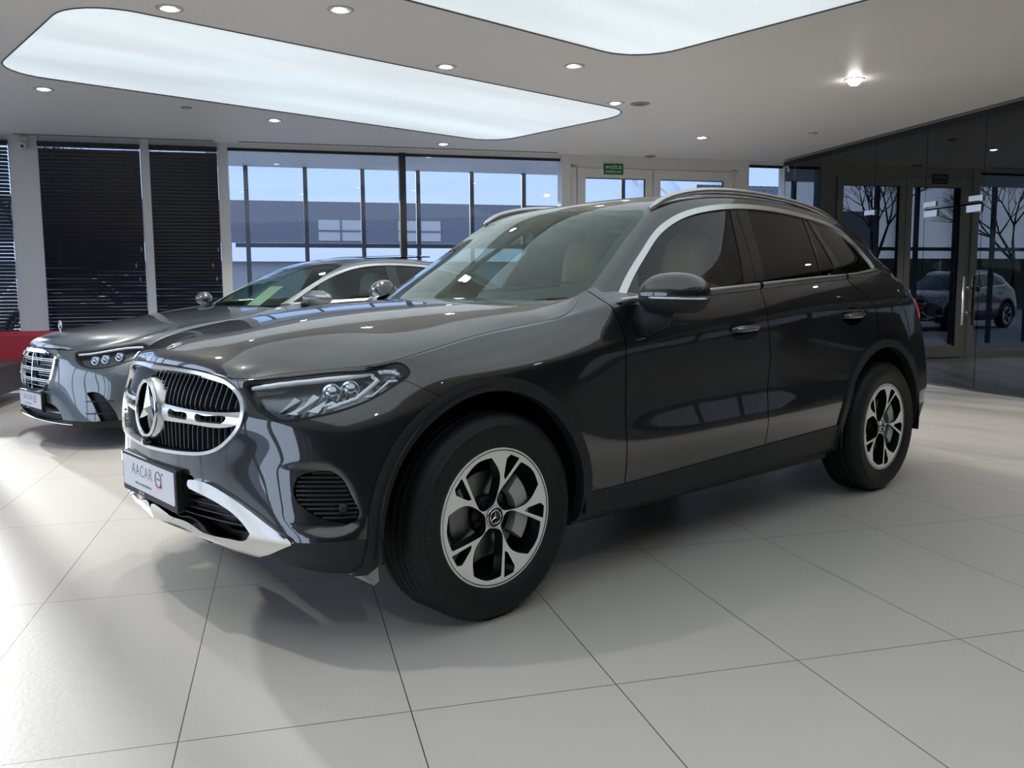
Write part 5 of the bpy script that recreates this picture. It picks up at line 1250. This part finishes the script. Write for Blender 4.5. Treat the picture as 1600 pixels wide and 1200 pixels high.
# ---------------------------------------------------------------- ceiling fittings
TRIM=mat('downlight_trim',(.50,.50,.49),.4); LAMP=mat('downlight_lamp',(.9,.9,.9),.3,emit=(1.,.97,.93),es=26.)
DL_=[(-.385,-2.864,'left'),(-1.27,-2.151,''),(-2.717,-2.878,''),(-3.54,-2.165,''),(-4.916,-2.916,''),(-.333,-5.91,''),(-2.65,-5.924,''),(-5.034,-5.983,''),(-7.276,-3.566,''),(-5.857,-.85,'tilt')]
DLL=['recessed downlight at the top left, nearest the viewer','second downlight from the left along the top edge between the two glowing panels','downlight between the glowing panels, above the middle of the long panel','downlight just beyond the corner of the large glowing panel','downlight at the right end of the long glowing panel, beside the round speaker','downlight on the far side of the long panel at the left','downlight on the far side of the long panel, above the bright windows','downlight by the windows near the right end of the long panel','downlight in front of the double door at the back','tilted spotlight with exposed lamp at the right of the ceiling']
xtra=[(-5.9,2.0),(-5.9,4.6),(-1.2,4.7),(.9,-2.2),(1.5,-.4),(1.5,3.5),(-3.6,4.6)]  # unseen downlights added to brighten the floor, strongest on the right
def downlight(x_,y_,tilt,label):
    e=empty('downlight',(x_,y_,CH)); tag(e,label,'downlight','recessed ceiling downlights')
    dz=-.03 if tilt else .0
    obj('trim_ring',lathe([(.056,.004),(.060,-.006),(.085,-.006),(.092,-.001),(.092,.004)],36),TRIM,e)
    lm=lathe([(0,-.006),(.04,-.004),(.05,.006),(.055,.03)] if not tilt else [(0,-.055),(.03,-.052),(.05,-.035),(.058,-.012),(.058,.01)],28)
    if not tilt: lm=lm.tf(Matrix.Rotation(math.radians(8),4,'X'))
    obj('lamp',lm,LAMP,e); return e
for (x_,y_,t_),l_ in zip(DL_,DLL):
    downlight(x_,y_,t_=='tilt',l_)
    sd=bpy.data.lights.new('downlight_beam','SPOT'); sd.energy=85; sd.spot_size=math.radians(110); sd.spot_blend=.6; sd.shadow_soft_size=.05; sd.color=(1,.96,.90)
    so=bpy.data.objects.new('downlight_beam',sd); COL.objects.link(so); so.location=(x_,y_,CH-.075)
    if t_=='tilt': sd.energy=30; so.location.z=CH-.12
for i,(x_,y_) in enumerate(xtra):
    sd=bpy.data.lights.new('downlight_beam','SPOT'); sd.energy=125 if x_<-3 else 60; sd.spot_size=math.radians(110); sd.spot_blend=.6; sd.shadow_soft_size=.05; sd.color=(1,.96,.90)
    so=bpy.data.objects.new('downlight_beam',sd); COL.objects.link(so); so.location=(x_,y_,CH-.075)
    e=downlight(x_,y_,False,'added fill downlight outside the picture, '+['right of the dark SUV, past its rear wheel','far right, opposite the glass partition','just behind the viewer','in front of the saloon beyond the left edge','straight in front of the dark SUV beyond the left edge','left of the viewer','behind the viewer, towards the right'][i])
SPK=mat('speaker_grey',(.30,.30,.29),.7)
for (x_,y_,r_,l_,c_,nm) in ((-5.133,-2.777,.10,'round grey ceiling speaker beside the end of the long glowing panel','speaker','ceiling_speaker'),(-7.946,-4.948,.085,'unlit downlight above the double door','downlight','unlit_downlight'),(-1.651,-5.879,.055,'small smoke detector disc at the left of the ceiling','detector','smoke_detector'),(-8.086,-2.51,.055,'small smoke detector disc at the right of the ceiling','detector','smoke_detector')):
    e=empty(nm,(x_,y_,CH)); tag(e,l_,c_); obj('housing',lathe([(0,-.010),(r_*.82,-.010),(r_,-.004),(r_,.003)],32),SPK,e); 
    obj('grille_disc' if c_!='detector' else 'sensor_head',lathe([(0,-.014 if c_!='detector' else -.028),(r_*.5,-.013 if c_!='detector' else -.024),(r_*.6,-.008)],24),GREYP if c_!='detector' else CAMW,e)
struct('trim_43',box(-3.3,-1.05,W0-.19,W0-.13,CH-.003,CH+.003),GREYP); struct('trim_44',box(-.75,3.48,W0-.19,W0-.13,CH-.003,CH+.003),GREYP)
# ---------------------------------------------------------------- sofa
sf=rthing('sofa',-4.1,6.4,0,'red leather backrest bench with dark grey seat block at the left edge','sofa')
o=obj('seat_block',box(-1.5,1.03,-.78,.70,.13,.42),GREYS,sf,smooth=False); bev(o,.02,3)
for a,b_ in ((-1.5,.38),(.39,1.95)): o=obj('back_cushion',box(a,b_,.70,1.0,.30,.735),REDS,sf,smooth=False); bev(o,.045,4)
for u_ in (-1.3,.92): obj('sled_leg',tube(curve([(u_,-.66,.13),(u_,-.67,.02,),(u_,-.62,.012),(u_,-.1,.012)],14),.011,8),CHROME,sf)
# ---------------------------------------------------------------- outside
ASPH=varied(mat('asphalt',(.10,.10,.10),.9),.6,(.26,.26,.255),(.36,.355,.35)); CLADG=mat('facade_mesh',(.05,.055,.065),.5)
def facade_nodes(m,sc,c1,c2):
    n=m.node_tree; p=n.nodes['Principled BSDF']; tcn=n.nodes.new('ShaderNodeTexCoord'); mp=n.nodes.new('ShaderNodeMapping'); mp.inputs['Scale'].default_value=sc
    w_=n.nodes.new('ShaderNodeTexBrick'); w_.inputs['Scale'].default_value=1; w_.inputs['Mortar Size'].default_value=.18; w_.inputs['Brick Width'].default_value=1.; w_.inputs['Row Height'].default_value=.5
    w_.inputs['Color1'].default_value=(*c1,1); w_.inputs['Color2'].default_value=(*c1,1); w_.inputs['Mortar'].default_value=(*c2,1)
    n.links.new(tcn.outputs['Object'],mp.inputs[0]); n.links.new(mp.outputs[0],w_.inputs[0]); n.links.new(w_.outputs[0],p.inputs['Base Color'])
facade_nodes(CLADG,(7.,7.,7.),(.06,.065,.08),(.14,.15,.175))
def sthing(name,m,mt,label,cat,group=None,loc=(0,0,0)):
    o=obj(name,m,mt,None,smooth=False); R(o); tag(o,label,cat,group); return o
st=struct('ground_outside',rb(-60,60,W0+.15,90,-.12,-.02).join(rb(-70,-6.8,-40,W0+.1,-.12,-.02)),ASPH)
bl=rthing('building',4,31,0,'long dark mesh-clad building with a pale lower band seen through the windows','building')
rot=lambda m:M(m.V[:, [0,2,1]]*np.array([1,1,1]),[tuple(reversed(f_)) for f_ in m.F])
cl=box(-16,12,0,8,3.05,4.65); o=obj('mesh_cladding',M(cl.V,cl.F),CLADG,bl,smooth=False)
tc_=[n for n in CLADG.node_tree.nodes if n.type=='MAPPING'][0]; tc_.inputs['Rotation'].default_value=(PI/2,0,0)
obj('pale_band',box(-16,12,-.05,8,2.35,3.05),mat('snow_band',(.9,.9,.96),.8),bl,smooth=False)
obj('lower_wall',box(-16,12,.3,8,0,2.35),mat('lower_wall',(.30,.31,.32),.8),bl,smooth=False)
FWM=mat('facade_window',(.42,.41,.42),.3)
for u_ in (-2.0,1.1): 
    fo=obj('facade_window',box(u_-.85,u_+.85,-.03,.02,3.15,3.95),FWM,bl,smooth=False); obj('window_bars',box(u_-.03,u_+.03,-.06,-.03,3.15,3.95).join(box(u_-.85,u_+.85,-.06,-.03,3.5,3.56)),CLADG,fo,smooth=False)
WS_=mat('canopy_steel',(.10,.115,.14),.5)
cn=rthing('entrance_canopy',2.6,W0,0,'grey roofed canopy outside the windows','canopy')
obj('canopy_roof',box(-3.9,4.5,.4,3.3,3.22,3.36),mat('soffit_reflection',(.95,.95,.95),.5),cn,smooth=False)  # near-white soffit colour stands in for the ceiling's reflection in the glass
for k in range(8):
    u_=-.80-2.6+.945*k; obj('canopy_post',box(u_-.035,u_+.035,3.18,3.26,-.02,3.22),WS_,cn,smooth=False)
obj('canopy_rail',box(-3.6,3.4,3.19,3.25,1.90,1.97),WS_,cn,smooth=False)
ar=rthing('white_arch',8.38,16.0,0,'curved white arch structure outside the double door','arch')
P=[]; 
for k in range(33):
    a=math.radians(-12+125*k/32); P.append([((.66+r_)*math.cos(a),d_,3.03+(.66+r_)*math.sin(a)) for r_,d_ in ((0,0),(.34,0),(.34,.25),(0,.25),(0,0))])
P=[[(p[0],p[1],0.) for p in P[0]]]+P
o=obj('arch_rim',grid(P),mat('arch_white',(.75,.82,.90),.4),ar,recalc=True)
sthing('lattice_screen',rb(7.35,11.8,11.45,11.6,0,3.12),CLADG,'dark lattice screen outside to the right of the double door','screen')
# parked cars and bare trees beyond, met in the partition's reflection
def car_copy(src,loc,rz,label):
    c=copy_tree(src,None); c.location=loc; c.rotation_euler=(0,0,rz); c['label']=label; c['category']='car'; return c
car_copy(SUV,RW(-2.6,16.6,-.02),TH+math.radians(-20),'dark car parked outside, mirrored in the glass partition behind the door handle')
car_copy(SAL,RW(2.6,14.6,-.02),TH+math.radians(-75),'grey car parked outside, mirrored in the glass partition beside the rear of the dark SUV')
BARK=mat('bark',(.035,.028,.022),.9)
def tree(u_,w_,h,label,seed):
    rg=random.Random(seed); m=M()
    def br(p,d,L,r_,n):
        q=p+d*L; m_=tube([tuple(p),tuple((p+q)/2+Vector((rg.uniform(-.1,.1),rg.uniform(-.1,.1),0))*L*.3),tuple(q)],[r_,r_*.85,r_*.65],5,caps=False); m.join(m_)
        if n==0: return
        for _ in range(3 if n>1 else 4):
            dd=(d+Vector((rg.uniform(-1,1),rg.uniform(-1,1),rg.uniform(-.25,.6)))*.75).normalized(); br(q,dd,L*rg.uniform(.6,.8),r_*.56,n-1)
    br(Vector((0,0,0)),Vector((0,0,1)),h*.27,h*.015,6)
    o=obj('bare_tree',m,BARK,None); o.location=RW(u_,w_,-.03); tag(o,label,'tree','bare trees outside'); return o
tree(-7.5,25,8.0,'bare winter tree outside, mirrored left of the glass door',3)
tree(-15.5,20,7.5,'bare winter tree outside, mirrored at the top of the glass door',5)
tree(-17,28,8.5,'bare winter tree far outside to the left',8)
hd=sthing('hedge',rb(-45,-14,33,36,0,2.6),mat('hedge_brown',(.06,.075,.05),.95),'long low dark hedge far outside on the left','hedge')
